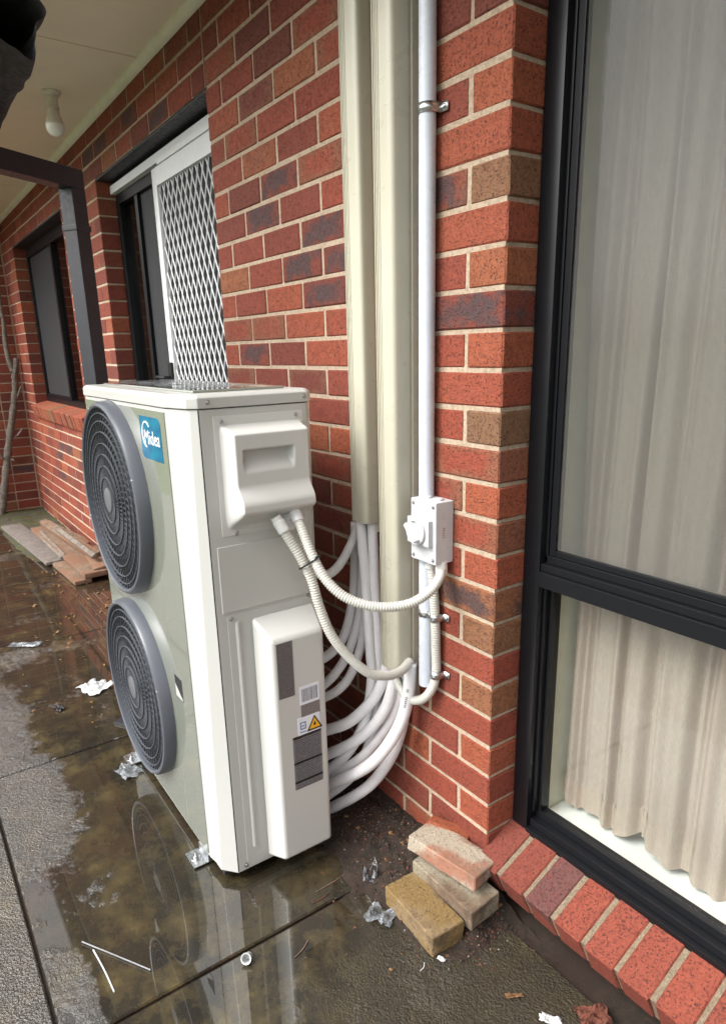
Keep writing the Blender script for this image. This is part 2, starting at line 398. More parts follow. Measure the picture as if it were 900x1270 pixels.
# ================================================================= ground
g = MB().add([(-400,-400,-.06),(400,-400,-.06),(400,400,-.06),(-400,400,-.06)], [(0,1,2,3)]).build('ground', m_ground); tag(g, kind='structure')
patio = bpy.data.objects.new('patio', None); COL.objects.link(patio); tag(patio, kind='structure'); PINV['patio'] = Matrix.Identity(4)
J = .0045
def slab(x0, x1, y0, y1):
    def fn(u, v):
        return (x0+(x1-x0)*u, y0+(y1-y0)*v, 0)
    o = MB().box(x0+J, x1-J, y0+J, y1-J, -.055, 0).build('slab', m_slab, patio, bevel=.004, seg=1)
    return o
for x0, x1 in ((-6.14,-5.0),(-5.0,-3.8),(-3.8,-2.62),(-2.62,-1.43),(-1.43,-.235),(-.235,.96),(.96,2.15),(2.15,3.4)):
    slab(x0, x1, -1.044, .10 if x1 < -.1 else -.02)
for x0, x1 in ((-6.14,-4.9),(-4.9,-3.7),(-3.7,-2.5),(-2.5,-1.31),(-1.31,-.12),(-.12,1.07),(1.07,2.26),(2.26,3.4)):
    slab(x0, x1, -2.36, -1.044)
jb = MB().box(-6.14, 3.4, -2.36, .10, -.05, -.011).build('joint_filler', m_soil, patio)

# ================================================================= the house
house = thing('brick_house', 'red brick house wall with cream mortar, windows, door and eave', 'house', (0, .05, 0))
Z0 = .030; CH = .086; MODL = .2425; BL = MODL-.010; BH = .076; SOF = 2.622
front = None
# --- mortar cores
core = MB()
def cb(x0, x1, z0, z1, y0=.0030, y1=.104): core.box(x0, x1, y0, y1, z0, z1)
XD0, XD1 = -1.45, -2.944      # door opening
XW0, XW1 = -3.79, -5.60       # far window opening
XE = -6.15
ZL = Z0+27*CH+.0              # lintel level (2.352)
ZS = 1.00                     # far sill underside
cb(XD0+.005, -.005, -.05, SOF+.05)
cb(XW0+.005, XD1-.005, -.05, ZL+.004)
cb(XW1-.0, XW0-.0, -.05, ZS-.03)
cb(XE, XW1-.005, -.05, ZL+.004)
cb(XE, XD0-.008, ZL+.004, SOF+.05)
cb(1.62, 3.2, -.05, SOF+.05)
cb(-.005, 1.62, 2.46, SOF+.05)
core.box(-.005, 1.62, .085, .15, -.05, .14)
fw = core.build('front_wall', m_mortar, house)
ecore = MB().box(XE-.11, XE-.0045, -1.60, .10, -.05, SOF+.05)
ew = ecore.build('end_wall', m_mortar, house)

# --- brick layout
bricks = []     # (wall, centre, length_along, axis, rnd)
def row_span(xr, xl, z, first, wall):
    """bricks from right edge xr to left edge xl; first = length of the first brick"""
    x = xr; ln = first
    while x-xl > .02:
        e = max(xl, x-ln)
        if e-.010-xl < .045 and e > xl: e = xl          # no slivers
        bricks.append((wall, x, e, z))
        x = e-.010; ln = BL
HB = .111
for n in range(-1, 31):
    z = Z0+n*CH+.005
    if z+BH > SOF+.06: break
    odd = ((22-n-1) % 2 == 1)             # course between joints k and k+1, k = 21-n
    row_span(0, XD0, z, HB if odd else BL, 'f')
    if z > ZL-.01:
        row_span(XD0-.012, XE, z, BL if odd else HB, 'f')
    else:
        row_span(XD1, XW0, z, HB if odd else BL, 'f')
        if z+BH < ZS+.01: row_span(XW0-.010, XE, z, HB if odd else BL, 'f')
        else: row_span(XW1, XE, z, HB if odd else BL, 'f')
    row_span(3.1, 1.63, z, HB if odd else BL, 'f')
    if z > 2.46: row_span(1.62, .010, z, BL if odd else HB, 'f')
    # end wall, running along -y from the inner corner
    y = -.012; ln = HB+.08 if odd else BL-.04
    while y > -1.58:
        bricks.append(('e', y, y-ln, z)); y -= ln+.010; ln = BL

def unit_brick(seed, L):
    rg = random.Random(seed); m = MB().box(-L/2, L/2, 0, .10, -BH/2, BH/2); me = m.mesh('brick', bevel=.0035, seg=1)
    for v in me.vertices:
        v.co.x += rg.uniform(-.0011, .0011); v.co.z += rg.uniform(-.0011, .0011); v.co.y += rg.uniform(-.0008, .0008)
    me.materials.append(m_brick); return me
BM = [unit_brick(k, BL) for k in range(6)]; HM = [unit_brick(50+k, HB) for k in range(4)]
ACPOLY = ((102,478),(240,470),(386,490),(412,1030),(295,1088),(200,985),(135,760))
def inside(p, poly):
    c = False; j = len(poly)-1
    for i in range(len(poly)):
        a, b = poly[i], poly[j]
        if (a[1] > p[1]) != (b[1] > p[1]) and p[0] < (b[0]-a[0])*(p[1]-a[1])/(b[1]-a[1])+a[0]: c = not c
        j = i
    return c
def score(b):
    wall, a, e, z = b; mid = (a+e)/2
    P = (lambda t, zz: (t, 0, zz)) if wall == 'f' else (lambda t, zz: (XE, t, zz))
    q = [proj(P(t, zz)) for t in (a, e) for zz in (z, z+BH)]
    if any(k is None for k in q): return 0
    xs = [k[0] for k in q]; ys = [k[1] for k in q]
    if max(xs) < 2 or min(xs) > 700 or max(ys) < 0 or min(ys) > 1265: return 0
    c = (sum(xs)/4, sum(ys)/4)
    if inside(c, ACPOLY): return 0
    if wall == 'f' and -1.44 > mid > -3.0 and c[1] > 470: return 0
    return (max(xs)-min(xs))*(max(ys)-min(ys))
ranked = sorted(bricks, key=score, reverse=True)
single = [b for b in ranked[:330] if score(b) > 45]; rest = [b for b in ranked if b not in set(single)]
rg = random.Random(11)
def bcol():
    return (min(.95, max(.02, rg.gauss(.43, .17))), rg.random()*.95, rg.random()*.89)
# kiln colours of the bricks that stand out in the photograph: (pixel, (tone, tan rim, dark cloud))
SEEN = [((610,95),(.70,.1,.1)),((555,110),(.35,.2,.2)),((595,160),(.62,.1,.1)),((600,215),(.98,.2,.1)),((558,235),(.30,.8,1.)),((590,275),(.60,.2,.2)),((605,330),(.80,.2,.1)),((555,338),(.42,.5,.1)),
        ((585,385),(.22,.4,1.)),((600,435),(.66,.1,.1)),((555,437),(.50,.1,.2)),((580,485),(.55,.2,.2)),((598,530),(1.,.3,.1)),((552,528),(.50,.2,.2)),((580,580),(.50,.95,.2)),((595,622),(.68,.2,.1)),((560,608),(.40,.9,.1)),
        ((585,662),(.52,1.,.1)),((592,708),(.62,.2,.1)),((560,690),(.46,.3,.1)),((580,745),(.90,.6,1.)),((592,785),(.96,.3,.1)),((556,770),(.40,.2,.1)),((575,815),(.46,.2,.2)),((590,852),(.92,.5,.1)),((555,838),(.32,.3,.1)),
        ((570,880),(.42,.2,.1)),((590,918),(.64,.2,.1)),((545,908),(.36,.4,.1)),((560,950),(.40,.2,.1)),((590,990),(.60,.3,.1)),((540,985),(.40,.3,.1)),((570,1020),(.30,.3,.1)),((520,925),(.34,.3,.1)),
        ((345,222),(.3,.3,1.)),((331,265),(.25,.3,1.)),((412,275),(.2,.3,1.)),((412,315),(.15,.2,1.)),((410,358),(.2,.2,1.)),((378,325),(.2,.3,.93)),((312,437),(.35,.5,1.)),((378,470),(.10,.8,.2)),((398,545),(.1,.3,1.)),((405,610),(.15,.3,.95)),
        ((205,135),(.2,.3,1.)),((113,187),(.2,.3,1.)),((169,138),(.2,.4,.92)),((60,290),(.25,.3,.95)),((70,590),(.2,.3,.95)),((80,560),(.2,.3,.95)),((30,580),(.15,.3,.95))]
def seen_col(b):
    wall, a, e, z = b; p = proj(((a+e)/2, 0, z+BH/2) if wall == 'f' else (XE, (a+e)/2, z+BH/2)); best = None
    if p:
        for q, c in SEEN:
            d = math.hypot((p[0]-q[0])*.7, p[1]-q[1]); lim = .5*CH*CF/p[2]
            if d < lim and (best is None or d < best[0]): best = (d, c)
    return best[1] if best else None
for b in single:
    wall, a, e, z = b; L = abs(a-e); me = rg.choice(HM if L < .17 else BM); base = HB if L < .17 else BL
    o = bpy.data.objects.new('brick', me); COL.objects.link(o); o.parent = fw if wall == 'f' else ew
    o.matrix_parent_inverse = Matrix.Translation((0, -.05, 0)).inverted() if False else Matrix.Identity(4)
    d = rg.uniform(-.0012, .0016)
    o.location = ((a+e)/2, d, z+BH/2) if wall == 'f' else (XE-d, (a+e)/2, z+BH/2)
    if wall == 'e': o.rotation_euler = (0, 0, R(90))
    o.scale = (L/base, 1, 1); o.color = (*(seen_col(b) or bcol()), 1)
def joined(wall, parent):
    vs = []; fs = []; cs = []; ls = []
    for b in rest:
        if b[0] != wall: continue
        _, a, e, z = b; k = len(vs); d = rg.uniform(-.0012, .0016); c = bcol(); lo, hi = min(a, e), max(a, e); cx = (lo+hi)/2
        for t in (lo, hi):
            for dep in (d, .10):
                for zz in (z, z+BH):
                    vs.append((t, dep, zz) if wall == 'f' else (XE-dep, t, zz)); cs.append(c); ls.append((t-cx, dep, zz-z-BH/2))
        for q in ((0,1,3,2),(4,6,7,5),(0,4,5,1),(2,3,7,6),(1,5,7,3),(0,2,6,4)): fs.append(tuple(i+k for i in q))
    me = bpy.data.meshes.new('brick_remainder'); me.from_pydata(vs, [], fs)
    bm = bmesh.new(); bm.from_mesh(me); bmesh.ops.recalc_face_normals(bm, faces=bm.faces); bm.to_mesh(me); bm.free()
    A = me.attributes.new('bc', 'FLOAT_COLOR', 'POINT'); B = me.attributes.new('bl', 'FLOAT_VECTOR', 'POINT')
    for i in range(len(vs)): A.data[i].color = (*cs[i], 1); B.data[i].vector = ls[i]
    me.materials.append(m_brickj); o = link('brick_remainder', me, None, parent); tag(o, kind='stuff')
joined('f', fw); joined('e', ew)

# --- eave: soffit lining, quad trim, fascia and gutter
EY = -.56
so_ = MB().box(XE-.1, 3.3, EY, .10, SOF, SOF+.02).build('soffit', m_soffit, house)
MB().prism([(-.001,SOF-.0005),(-.001,SOF-.030),(-.010,SOF-.029),(-.022,SOF-.020),(-.029,SOF-.008),(-.030,SOF-.0005)], 0, XE+.002, 3.3).build('quad_trim', m_quad, so_, smooth=True)
for x in (-4.6, -2.05, .4): MB().box(x-.018, x+.018, EY+.004, -.032, SOF-.004, SOF-.0003).build('cover_strip', m_soffit, so_)
MB().box(XE-.1, 3.3, EY-.022, EY-.001, SOF-.06, SOF+.16).build('fascia', m_quad, house)
MB().prism([(EY-.024,SOF+.11),(EY-.024,SOF+.0),(EY-.035,SOF-.012),(EY-.10,SOF-.012),(EY-.125,SOF+.015),(EY-.13,SOF+.10),(EY-.122,SOF+.10),(EY-.118,SOF+.02),(EY-.098,SOF-.003),(EY-.034,SOF-.003)], 0, XE-.1, 3.3).build('gutter', m_post, house)
MB().add([(XE-.1,EY-.03,SOF+.16),(3.3,EY-.03,SOF+.16),(3.3,3.2,SOF+1.6),(XE-.1,3.2,SOF+1.6)], [(0,1,2,3)]).build('roof', m_post, house)

# --- rooms behind the openings
def room(x0, x1, y0, y1, z0, z1):
    m = MB(); m.box(x0, x1, y0, y1, z0, z1); m.f = [q for q in m.f if q != (0,1,5,4)]
    m.v += []; return m
rm = MB()
rm.add([(.05,.33,.0),(1.9,.33,.0),(1.9,2.6,.0),(.05,2.6,.0)], [(0,1,2,3)])
rm.add([(-.3,2.6,0),(1.9,2.6,0),(1.9,2.6,2.6),(-.3,2.6,2.6)], [(0,1,2,3)])
rm.add([(-.3,.33,0),(-.3,2.6,0),(-.3,2.6,2.6),(-.3,.33,2.6)], [(0,1,2,3)])
rm.add([(1.9,.33,0),(1.9,2.6,0),(1.9,2.6,2.6),(1.9,.33,2.6)], [(0,1,2,3)])
rm.add([(-.3,.33,2.6),(1.9,.33,2.6),(1.9,2.6,2.6),(-.3,2.6,2.6)], [(0,1,2,3)])
rm.build('room', m_room, house, fixn=False)
rm = MB()
for a, b in ((-5.9, -.32),):
    rm.add([(a,2.6,0),(b,2.6,0),(b,2.6,2.6),(a,2.6,2.6)], [(0,1,2,3)])
    rm.add([(a,.26,0.02),(b,.26,0.02),(b,2.6,0.02),(a,2.6,0.02)], [(0,1,2,3)])
    rm.add([(a,.26,2.6),(b,.26,2.6),(b,2.6,2.6),(a,2.6,2.6)], [(0,1,2,3)])
    rm.add([(a,.26,0),(a,2.6,0),(a,2.6,2.6),(a,.26,2.6)], [(0,1,2,3)])
    rm.add([(b,.26,0),(b,2.6,0),(b,2.6,2.6),(b,.26,2.6)], [(0,1,2,3)])
rm.build('room', m_room, house, fixn=False)
# inner skin of the wall, with the openings left free
ik = MB()
for x0, x1, z0, z1 in ((-5.95,XW1-.02,-.05,2.65),(XW1-.02,XW0+.02,-.05,1.04),(XW0+.02,XD1-.02,-.05,2.65),(XD0+.02,.055,-.05,2.65),(-5.95,.05,2.40,2.65),(1.6,1.95,-.05,2.65),(.055,1.6,2.47,2.65),(.055,1.6,-.05,.195)):
    ik.box(x0, x1, .165, .255 if x1 > -.1 and x0 > -.1 else .245, z0, z1)
ik.build('inner_skin', m_jamb, house)

# --- steel lintels over door and far window
for a, b in ((XD1-.10, XD0+.0), (XW1-.10, XW0+.10)):
    MB().box(max(a, -5.7), b-.002, .004, .100, ZL-.008, ZL+.0005).build('lintel', m_lintel, house)
# soffit of the openings behind the angle
for a, b in ((XD1, XD0), (XW1, XW0)):
    MB().box(a+.001, b-.001, .100, .162, ZL-.03, ZL+.10).build('opening_head', m_lintel, house)

# --- near window
YW = .093
win = link('window', MB().box(.002, .052, YW, YW+.07, .20, 2.455).mesh('window', bevel=.002), m_black, house)
def bar(name, x0, x1, y0, y1, z0, z1, parent=win, mat=m_black, bev=.0015): return MB().box(x0, x1, y0, y1, z0, z1).build(name, mat, parent, bevel=bev)
bar('sill_rail', .0525, 1.60, YW-.004, YW+.055, .197, .2165)
bar('sill_rail', .0525, 1.60, YW+.012, YW+.06, .217, .2365)
bar('sill_rail', .0525, 1.60, YW+.034, YW+.064, .237, .2575)
bar('side_stop', .0525, .0600, YW+.018, YW+.066, .258, 2.455)
bar('side_stop', .0605, .0700, YW+.034, YW+.066, .258, .8895)
bar('transom', .0525, 1.60, YW-.006, YW+.06, .9005, .938)
bar('transom', .0525, 1.60, YW+.004, YW+.06, .9385, .956)
bar('transom', .0525, 1.60, YW+.018, YW+.064, .9565, .975)
bar('transom', .0605, 1.60, YW+.020, YW+.064, .890, .9)
bar('screen_frame', .0605, .078, YW+.022, YW+.036, .9755, 2.455)
bar('screen_frame', .0785, 1.60, YW+.022, YW+.036, .9755, .990)
bar('head', .0525, 1.60, YW, YW+.07, 2.44, 2.458)
bar('jamb', 1.6005, 1.63, YW, YW+.07, .20, 2.458)
MB().box(.062, 1.60, YW+.046, YW+.050, .258, .8895).build('pane', m_glass, win)
MB().box(.062, 1.60, YW+.050, YW+.054, .976, 2.439).build('pane', m_glass, win)
MB().box(.0786, 1.60, YW+.0285, YW+.0292, .9905, 2.439).build('fly_screen', m_fly, win)
MB().box(.056, 1.60, YW+.072, .34, .205, .236).build('window_board', m_board, win, bevel=.003)
MB().box(.058, 1.60, YW+.0645, YW+.0718, .2375, .2520).build('bead', m_board, win)
MB().box(.040, .0555, YW+.071, .36, .2365, 2.46).build('jamb_lining', m_jamb, win)

# --- brick sill of the near window: bricks on edge, falling to the outside
sill = bpy.data.objects.new('window_sill', None); COL.objects.link(sill)
sill.parent = house; sill.matrix_parent_inverse = PINV[house.name]
PINV[sill.name] = Matrix.Identity(4)
TS = math.atan2(.057, .127)
def sill_brick(seed):
    rg2 = random.Random(seed); m = MB().box(-.0383, .0383, 0, .165, -.088, 0); me = m.mesh('brick', bevel=.004, seg=1)
    for v in me.vertices: v.co += Vector((rg2.uniform(-.0014,.0014), rg2.uniform(-.0012,.0012), rg2.uniform(-.0012,.0012)))
    me.materials.append(m_brick); return me
SM = [sill_brick(s) for s in range(5)]
sr = random.Random(3)
cols = [(.20,.2,.2),(.24,.5,.3),(.30,.6,.905),(.36,.3,.2),(.34,.5,.3),(.34,.2,.2),(.38,.3,.3),(.3,.6,.3)]
for i in range(19):
    o = bpy.data.objects.new('brick', SM[i % 5]); COL.objects.link(o); o.parent = sill
    o.location = (-.006+.0383+.0868*i+sr.uniform(-.0012,.0012), -.040+sr.uniform(-.002,.002), .1455); o.rotation_euler = (TS, 0, sr.uniform(-.008,.008))
    c = cols[i] if i < len(cols) else bcol(); o.color = (*c, 1)
sm = MB(); rot = Matrix.Rotation(TS, 3, 'X')
o = MB().add([rot @ Vector(p)+Vector((0,-.040,.1455)) for p in [(-.003,.006,-.086),(1.62,.006,-.086),(1.62,.16,-.086),(-.003,.16,-.086),(-.003,.006,-.004),(1.62,.006,-.004),(1.62,.16,-.004),(-.003,.16,-.004)]],
         [(0,3,2,1),(4,5,6,7),(0,1,5,4),(1,2,6,5),(2,3,7,6),(3,0,4,7)]).build('mortar_bed', m_smortar, sill)

# --- far window
fwin = link('window', MB().box(XW1+.004, XW1+.055, .095, .155, 1.085, ZL-.031).mesh('window', bevel=.002), m_black, house)
def fb(name, x0, x1, y0, y1, z0, z1, mat=m_black): return MB().box(x0, x1, y0, y1, z0, z1).build(name, mat, fwin, bevel=.0015)
xm = -4.66
fb('head', XW1+.0555, XW0-.003, .095, .155, ZL-.085, ZL-.031)
fb('sill_rail', XW1+.0555, XW0-.003, .090, .155, 1.085, 1.125)
fb('jamb', XW0-.050, XW0-.003, .095, .155, 1.1255, ZL-.0855)
fb('meeting_stile', xm-.025, xm+.025, .097, .150, 1.1255, ZL-.0855)
fb('sash_rail', XW1+.056, xm-.0255, .100, .125, 1.1255, 1.150)
MB().box(XW1+.056, xm-.026, .128, .132, 1.126, ZL-.086).build('pane', m_glassd, fwin)
MB().box(XW1+.056, xm-.026, .1135, .1145, 1.1505, ZL-.086).build('fly_screen', m_flyd, fwin)
MB().box(xm+.026, XW0-.051, .122, .126, 1.126, ZL-.086).build('pane', m_glassd, fwin)
# brick-on-edge sill of the far window
fs = bpy.data.objects.new('window_sill', None); COL.objects.link(fs); fs.parent = house; fs.matrix_parent_inverse = PINV[house.name]; PINV[fs.name] = Matrix.Identity(4)
SM2 = []
for s in range(3):
    me = MB().box(-.0383, .0383, 0, .170, -.105, 0).mesh('brick', bevel=.004, seg=1); me.materials.append(m_brick); SM2.append(me)
nb = int((XW0-XW1)/.0865)+1
for i in range(nb):
    o = bpy.data.objects.new('brick', SM2[i % 3]); COL.objects.link(o); o.parent = fs
    o.location = (XW0-.030-.0865*i, -.045+sr.uniform(-.003,.003), 1.055); o.rotation_euler = (R(12), 0, sr.uniform(-.01,.01)); o.color = (min(1, max(0, sr.gauss(.72,.14))), sr.random(), sr.random()*.7, 1)
MB().box(XW1+.01, XW0-.002, .002, .10, .965, 1.035).build('mortar_bed', m_mortar, fs)

# --- sliding door (black) and white mesh screen door
door = link('sliding_door', MB().box(XD1+.004, XD1+.050, .098, .160, .06, 2.285).mesh('sliding_door', bevel=.002), m_black, house)
def db(name, x0, x1, y0, y1, z0, z1, mat=m_black): return MB().box(x0, x1, y0, y1, z0, z1).build(name, mat, door, bevel=.0015)
db('white_head', XD1+.004, XD0-.003, .072, .1615, 2.2855, 2.325, m_white)
db('head', XD1+.0505, XD0-.003, .100, .160, 2.235, 2.285)
db('stile', -2.66, -2.615, .105, .150, .08, 2.2345)
db('stile', -2.27, -2.235, .105, .150, .08, 2.2345)
db('jamb', XD0-.045, XD0-.003, .098, .160, .06, 2.2345)
db('threshold', XD1+.0505, XD0-.0455, .095, .160, .04, .0795)
MB().box(XD1+.051, -2.6605, .128, .132, .08, 2.234).build('pane', m_glassd, door)
MB().box(-2.6145, -2.2705, .131, .135, .08, 2.234).build('pane', m_glassd, door)
MB().box(-2.6145, -2.2705, .1225, .1232, .08, 2.234).build('fly_screen', m_flyd, door)
MB().box(-2.2345, XD0-.046, .131, .135, .08, 2.234).build('pane', m_glassd, door)
# vertical pale curtain strip seen through the narrow pane
MB().sheet(lambda u, v: (-2.86+.20*u, .20+.012*math.sin(u*30), .06+2.2*v), 24, 4).build('door_blind', m_board, door, smooth=True)
sx0, sx1, sy0, sy1, sz0, sz1 = -2.245, XD0-.006, .050, .094, .085, 2.262
scr = link('screen_door', MB().box(sx0, sx0+.055, sy0+.008, sy1-.004, sz0, sz1).mesh('screen_door', bevel=.002), m_white, house)
def sb(name, x0, x1, z0, z1, y0=sy0+.008, y1=sy1-.004, mat=m_white): return MB().box(x0, x1, y0, y1, z0, z1).build(name, mat, scr, bevel=.0015)
sb('stile', sx1-.055, sx1, sz0, sz1)
sb('rail', sx0+.0555, sx1-.0555, sz1-.075, sz1); sb('rail', sx0+.0555, sx1-.0555, sz0, sz0+.10)
sb('door_track', sx0+.1, XD0-.003, 2.2625, 2.2850, sy0, sy1+.004)
gm = MB(); dx, dz = .055, .110        # diamond grille: expanded mesh strands
X0, X1, Zb, Zt = sx0+.052, sx1-.052, sz0+.095, sz1-.072
def strand(sgn):
    k = -60
    while k < 60:
        pts = []
        a = X0; c0 = Zb + k*dz
        # z = c0 + sgn*(x-X0)*dz/dx ; clip to the frame
        x_lo, x_hi = X0, X1
        if sgn > 0: xa = X0+(Zb-c0)*dx/dz; xb = X0+(Zt-c0)*dx/dz
        else: xa = X0-(Zt-c0)*dx/dz; xb = X0-(Zb-c0)*dx/dz
        x_lo = max(x_lo, xa); x_hi = min(x_hi, xb)
        if x_hi-x_lo > .005:
            za = c0+sgn*(x_lo-X0)*dz/dx; zb = c0+sgn*(x_hi-X0)*dz/dx
            yy = (sy0+sy1)/2+.001*sgn
            gm.tube([(x_lo, yy, za), (x_hi, yy, zb)], .0033, 4, cap=False)
        k += 1
strand(1); strand(-1)
gm.build('diamond_grille', m_white, scr, smooth=True)
MB().box(X0, X1, sy1-.012, sy1-.0115, Zb, Zt).build('fly_screen', m_flyd, scr)
hd = MB().box(sx0+.006, sx0+.050, sy0-.006, sy0+.0075, 1.27, 1.42).build('handle', m_tie, scr, bevel=.004)
MB().tube(spline([(sx0+.03, sy0-.008, 1.35), (sx0+.03, sy0-.035, 1.35), (sx0+.02, sy0-.04, 1.35), (sx0-.06, sy0-.04, 1.352)], 5), .008, 8).build('lever', m_tie, hd, smooth=True)

# --- net curtain inside the near window
def curt(x0, x1, zt, hem, ph, amp=.021):
    def fn(u, v):
        x = x0+(x1-x0)*u; zb = hem(x); z = zb+(zt-zb)*v
        k = x*1.0+.012*math.sin(z*2.1+ph)
        a = amp*(.65+.5*noise.noise((x*5+ph, z*.7, 0)))
        y = .225+a*math.sin(k*62+ph+3.6*noise.noise((x*7, z*.45, ph)))+.006*math.sin(k*171+ph*2+z+2*noise.noise((x*11, z*.6, 9)))+.010*noise.noise((x*9, z*1.1, 3+ph))
        return (x+.008*math.cos(k*62+ph), y, z)
    return MB().sheet(fn, 420, 46)
c = curt(.068, 1.55, 2.44, lambda x: .262+.016*math.sin(x*22+.8)+.012*math.sin(x*47), .6).build('curtain', m_curt, None, smooth=True, fixn=False, angle=180)
tag(c, 'sheer beige net curtain hanging behind the black framed window', 'curtain')
hm = MB()
def hemfn(u, v):
    x = .068+1.482*u; zb = .262+.016*math.sin(x*22+.8)+.012*math.sin(x*47); z = zb+.001+.075*v; ph = .6
    k = x+.012*math.sin(z*2.1+ph); a = .021*(.65+.5*noise.noise((x*5+ph, z*.7, 0)))
    y = .225+a*math.sin(k*62+ph+3.6*noise.noise((x*7, z*.45, ph)))+.006*math.sin(k*171+ph*2+z+2*noise.noise((x*11, z*.6, 9)))+.010*noise.noise((x*9, z*1.1, 3+ph))
    return (x+.008*math.cos(k*62+ph), y-.0035, z)
hm.sheet(hemfn, 300, 3).build('hem', m_curt, c, smooth=True, fixn=False, angle=180)

# ================================================================= air conditioner
ac = thing('air_conditioner', 'tall off-white outdoor air conditioner unit with two grey fan guards', 'air conditioner', (-.90, -.39, 0))
AX0, AX1, AYF, AYB = -1.345, -.452, -.565, -.217
def loft(polys, zs):
    m = MB(); n = len(polys[0]); vs = []; fs = []
    for p, z in zip(polys, zs): vs += [(a, b, z) for a, b in p]
    for k in range(len(zs)-1):
        for i in range(n): j = (i+1) % n; fs.append((k*n+i, k*n+j, (k+1)*n+j, (k+1)*n+i))
    fs.append(tuple(reversed(range(n)))); fs.append(tuple((len(zs)-1)*n+i for i in range(n)))
    return m.add(vs, fs)
def foot_poly(B, C, g=0):
    return [(AX0-g, AYF+.012-g*.5), (AX0+.012-g*.5, AYF-g), (-.558, AYF-g), B, C, (AX1+g, -.525-g*.3), (AX1+g, AYB-.018+g*.3), (AX1-.016+g*.5, AYB+g), (AX0-g, AYB+g)]
pb = foot_poly((-.530, -.5605), (-.494, -.5605)); pt = foot_poly((-.540, -.5575), (-.468, -.5405))
loft([pb, pt], [.030, 1.331]).build('case', m_ac, ac, bevel=.003)
MB().box(AX0+.004, AX1-.030, AYF+.010, AYB-.006, .018, .0295).build('base_pan', m_dark, ac)
# glossy front panel, still under its film, and the narrow strip beside it
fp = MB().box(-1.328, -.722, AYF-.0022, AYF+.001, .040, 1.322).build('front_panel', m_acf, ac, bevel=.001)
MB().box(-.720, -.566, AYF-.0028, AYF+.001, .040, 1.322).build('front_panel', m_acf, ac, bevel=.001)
# handle slot in the front, its shade painted as a flat dark plate
sl_ = MB(); h0 = at(222, 852, 1, AYF-.003)
MB().box(h0.x-.028, h0.x+.028, AYF-.0036, AYF-.002, h0.z-.038, h0.z+.030).build('hand_slot_shade', m_dark, ac)
MB().add([(h0.x-.026,AYF-.0037,h0.z-.036),(h0.x+.026,AYF-.0037,h0.z-.036),(h0.x+.026,AYF-.0040,h0.z-.030),(h0.x-.026,AYF-.0040,h0.z+.004)], [(0,1,2,3)]).build('slot_lip', m_ac, ac)
# top cover with raised tray and loose film
tp = foot_poly((-.545, -.563), (-.468, -.5465), .004); t2 = foot_poly((-.549, -.553), (-.474, -.537), -.006)
tc = loft([tp, tp, t2], [1.333, 1.358, 1.366]).build('top_cover', m_ac, ac, bevel=.0025)
MB().box(AX0+.045, AX1-.060, AYF+.055, AYB-.045, 1.3655, 1.3725).build('raised_tray', m_acf, tc, bevel=.004)
fl = MB()
def filmfn(u, v):
    x = -1.26+.72*u; y = -.500+.20*v; return (x, y, 1.3745+.007*max(0, noise.noise((x*14, y*20, 2)))+.010*max(0, u-.92)*12*abs(noise.noise((x*50, y*40, 5))))
fl.sheet(filmfn, 60, 24).build('protective_film', m_film, tc, smooth=True, fixn=False)
# end panel
XP = AX1+.0015
ep = MB().box(AX1-.004, XP, -.5225, AYB-.020, .034, 1.3295).build('end_panel', m_ac, ac, bevel=.0008)
MB().box(AX1-.002, AX1+.0008, -.5255, -.5232, .034, 1.3295).build('seam_shade', m_dark, ep)  # dark strip painting the shadow along the panel seam
MB().box(XP-.001, XP+.0018, -.4910, -.2480, 1.018, 1.3135).build('cover_plate', m_accov, ac, bevel=.0015)
# upper cover: pressed shape with grip recess and flared lip
def ss(a, b, x): t = max(0, min(1, (x-a)/(b-a))); return t*t*(3-2*t)
def coverh(y, z):
    pr = .052*ss(1.292, 1.270, z) + .026*ss(1.150, 1.100, z)
    low = ss(1.030, 1.094, z); pr = min(pr, .080*low) if z < 1.12 else pr
    side = ss(-.4775, -.462, y)*ss(-.2475, -.266, y)
    h = pr*side
    m = ss(-.446, -.436, y)*ss(-.304, -.314, y)*ss(1.172, 1.178, z)*ss(1.236, 1.228, z)
    dep = .030*ss(1.176, 1.226, z); return h-dep*m
cm = MB()
cm.sheet(lambda u, v: (XP+.0015+coverh(-.478+.231*u, 1.028+.266*v), -.478+.231*u, 1.028+.266*v), 100, 130)
uc = cm.build('wiring_cover', m_accov, ac, smooth=True, angle=60)
# middle pressed panel
MB().box(XP-.001, XP+.004, -.508, -.252, .818, .994).build('pressed_panel', m_ac, ac, bevel=.0035)
# lower service cover
MB().box(XP-.001, XP+.0018, -.497, -.236, .036, .808).build('cover_plate', m_ac, ac, bevel=.0015)
gr = MB().tube([(XP+.0005, -.470, .10), (XP+.0005, -.470, .79)], .007, 10); gr.build('pressed_rib', m_ac, ac, smooth=True)
lc = MB(); b0 = (-.434, -.240, .046, .792); b1 = (-.414, -.258, .068, .740); XB = -.374
lc.add([(XP+.001,b0[0],b0[2]),(XP+.001,b0[1],b0[2]),(XP+.001,b0[1],b0[3]),(XP+.001,b0[0],b0[3]),(XB,b1[0],b1[2]),(XB,b1[1],b1[2]),(XB,b1[1],b1[3]),(XB,b1[0],b1[3])],
       [(0,1,2,3),(4,5,6,7),(0,1,5,4),(1,2,6,5),(2,3,7,6),(3,0,4,7)])
lc.build('service_cover', m_accov, ac, bevel=.011, seg=4)
MB().box(AX1-.010, AX1+.012, AYB-.019, AYB-.013, .060, .760).build('edge_flange', m_ac, ac)
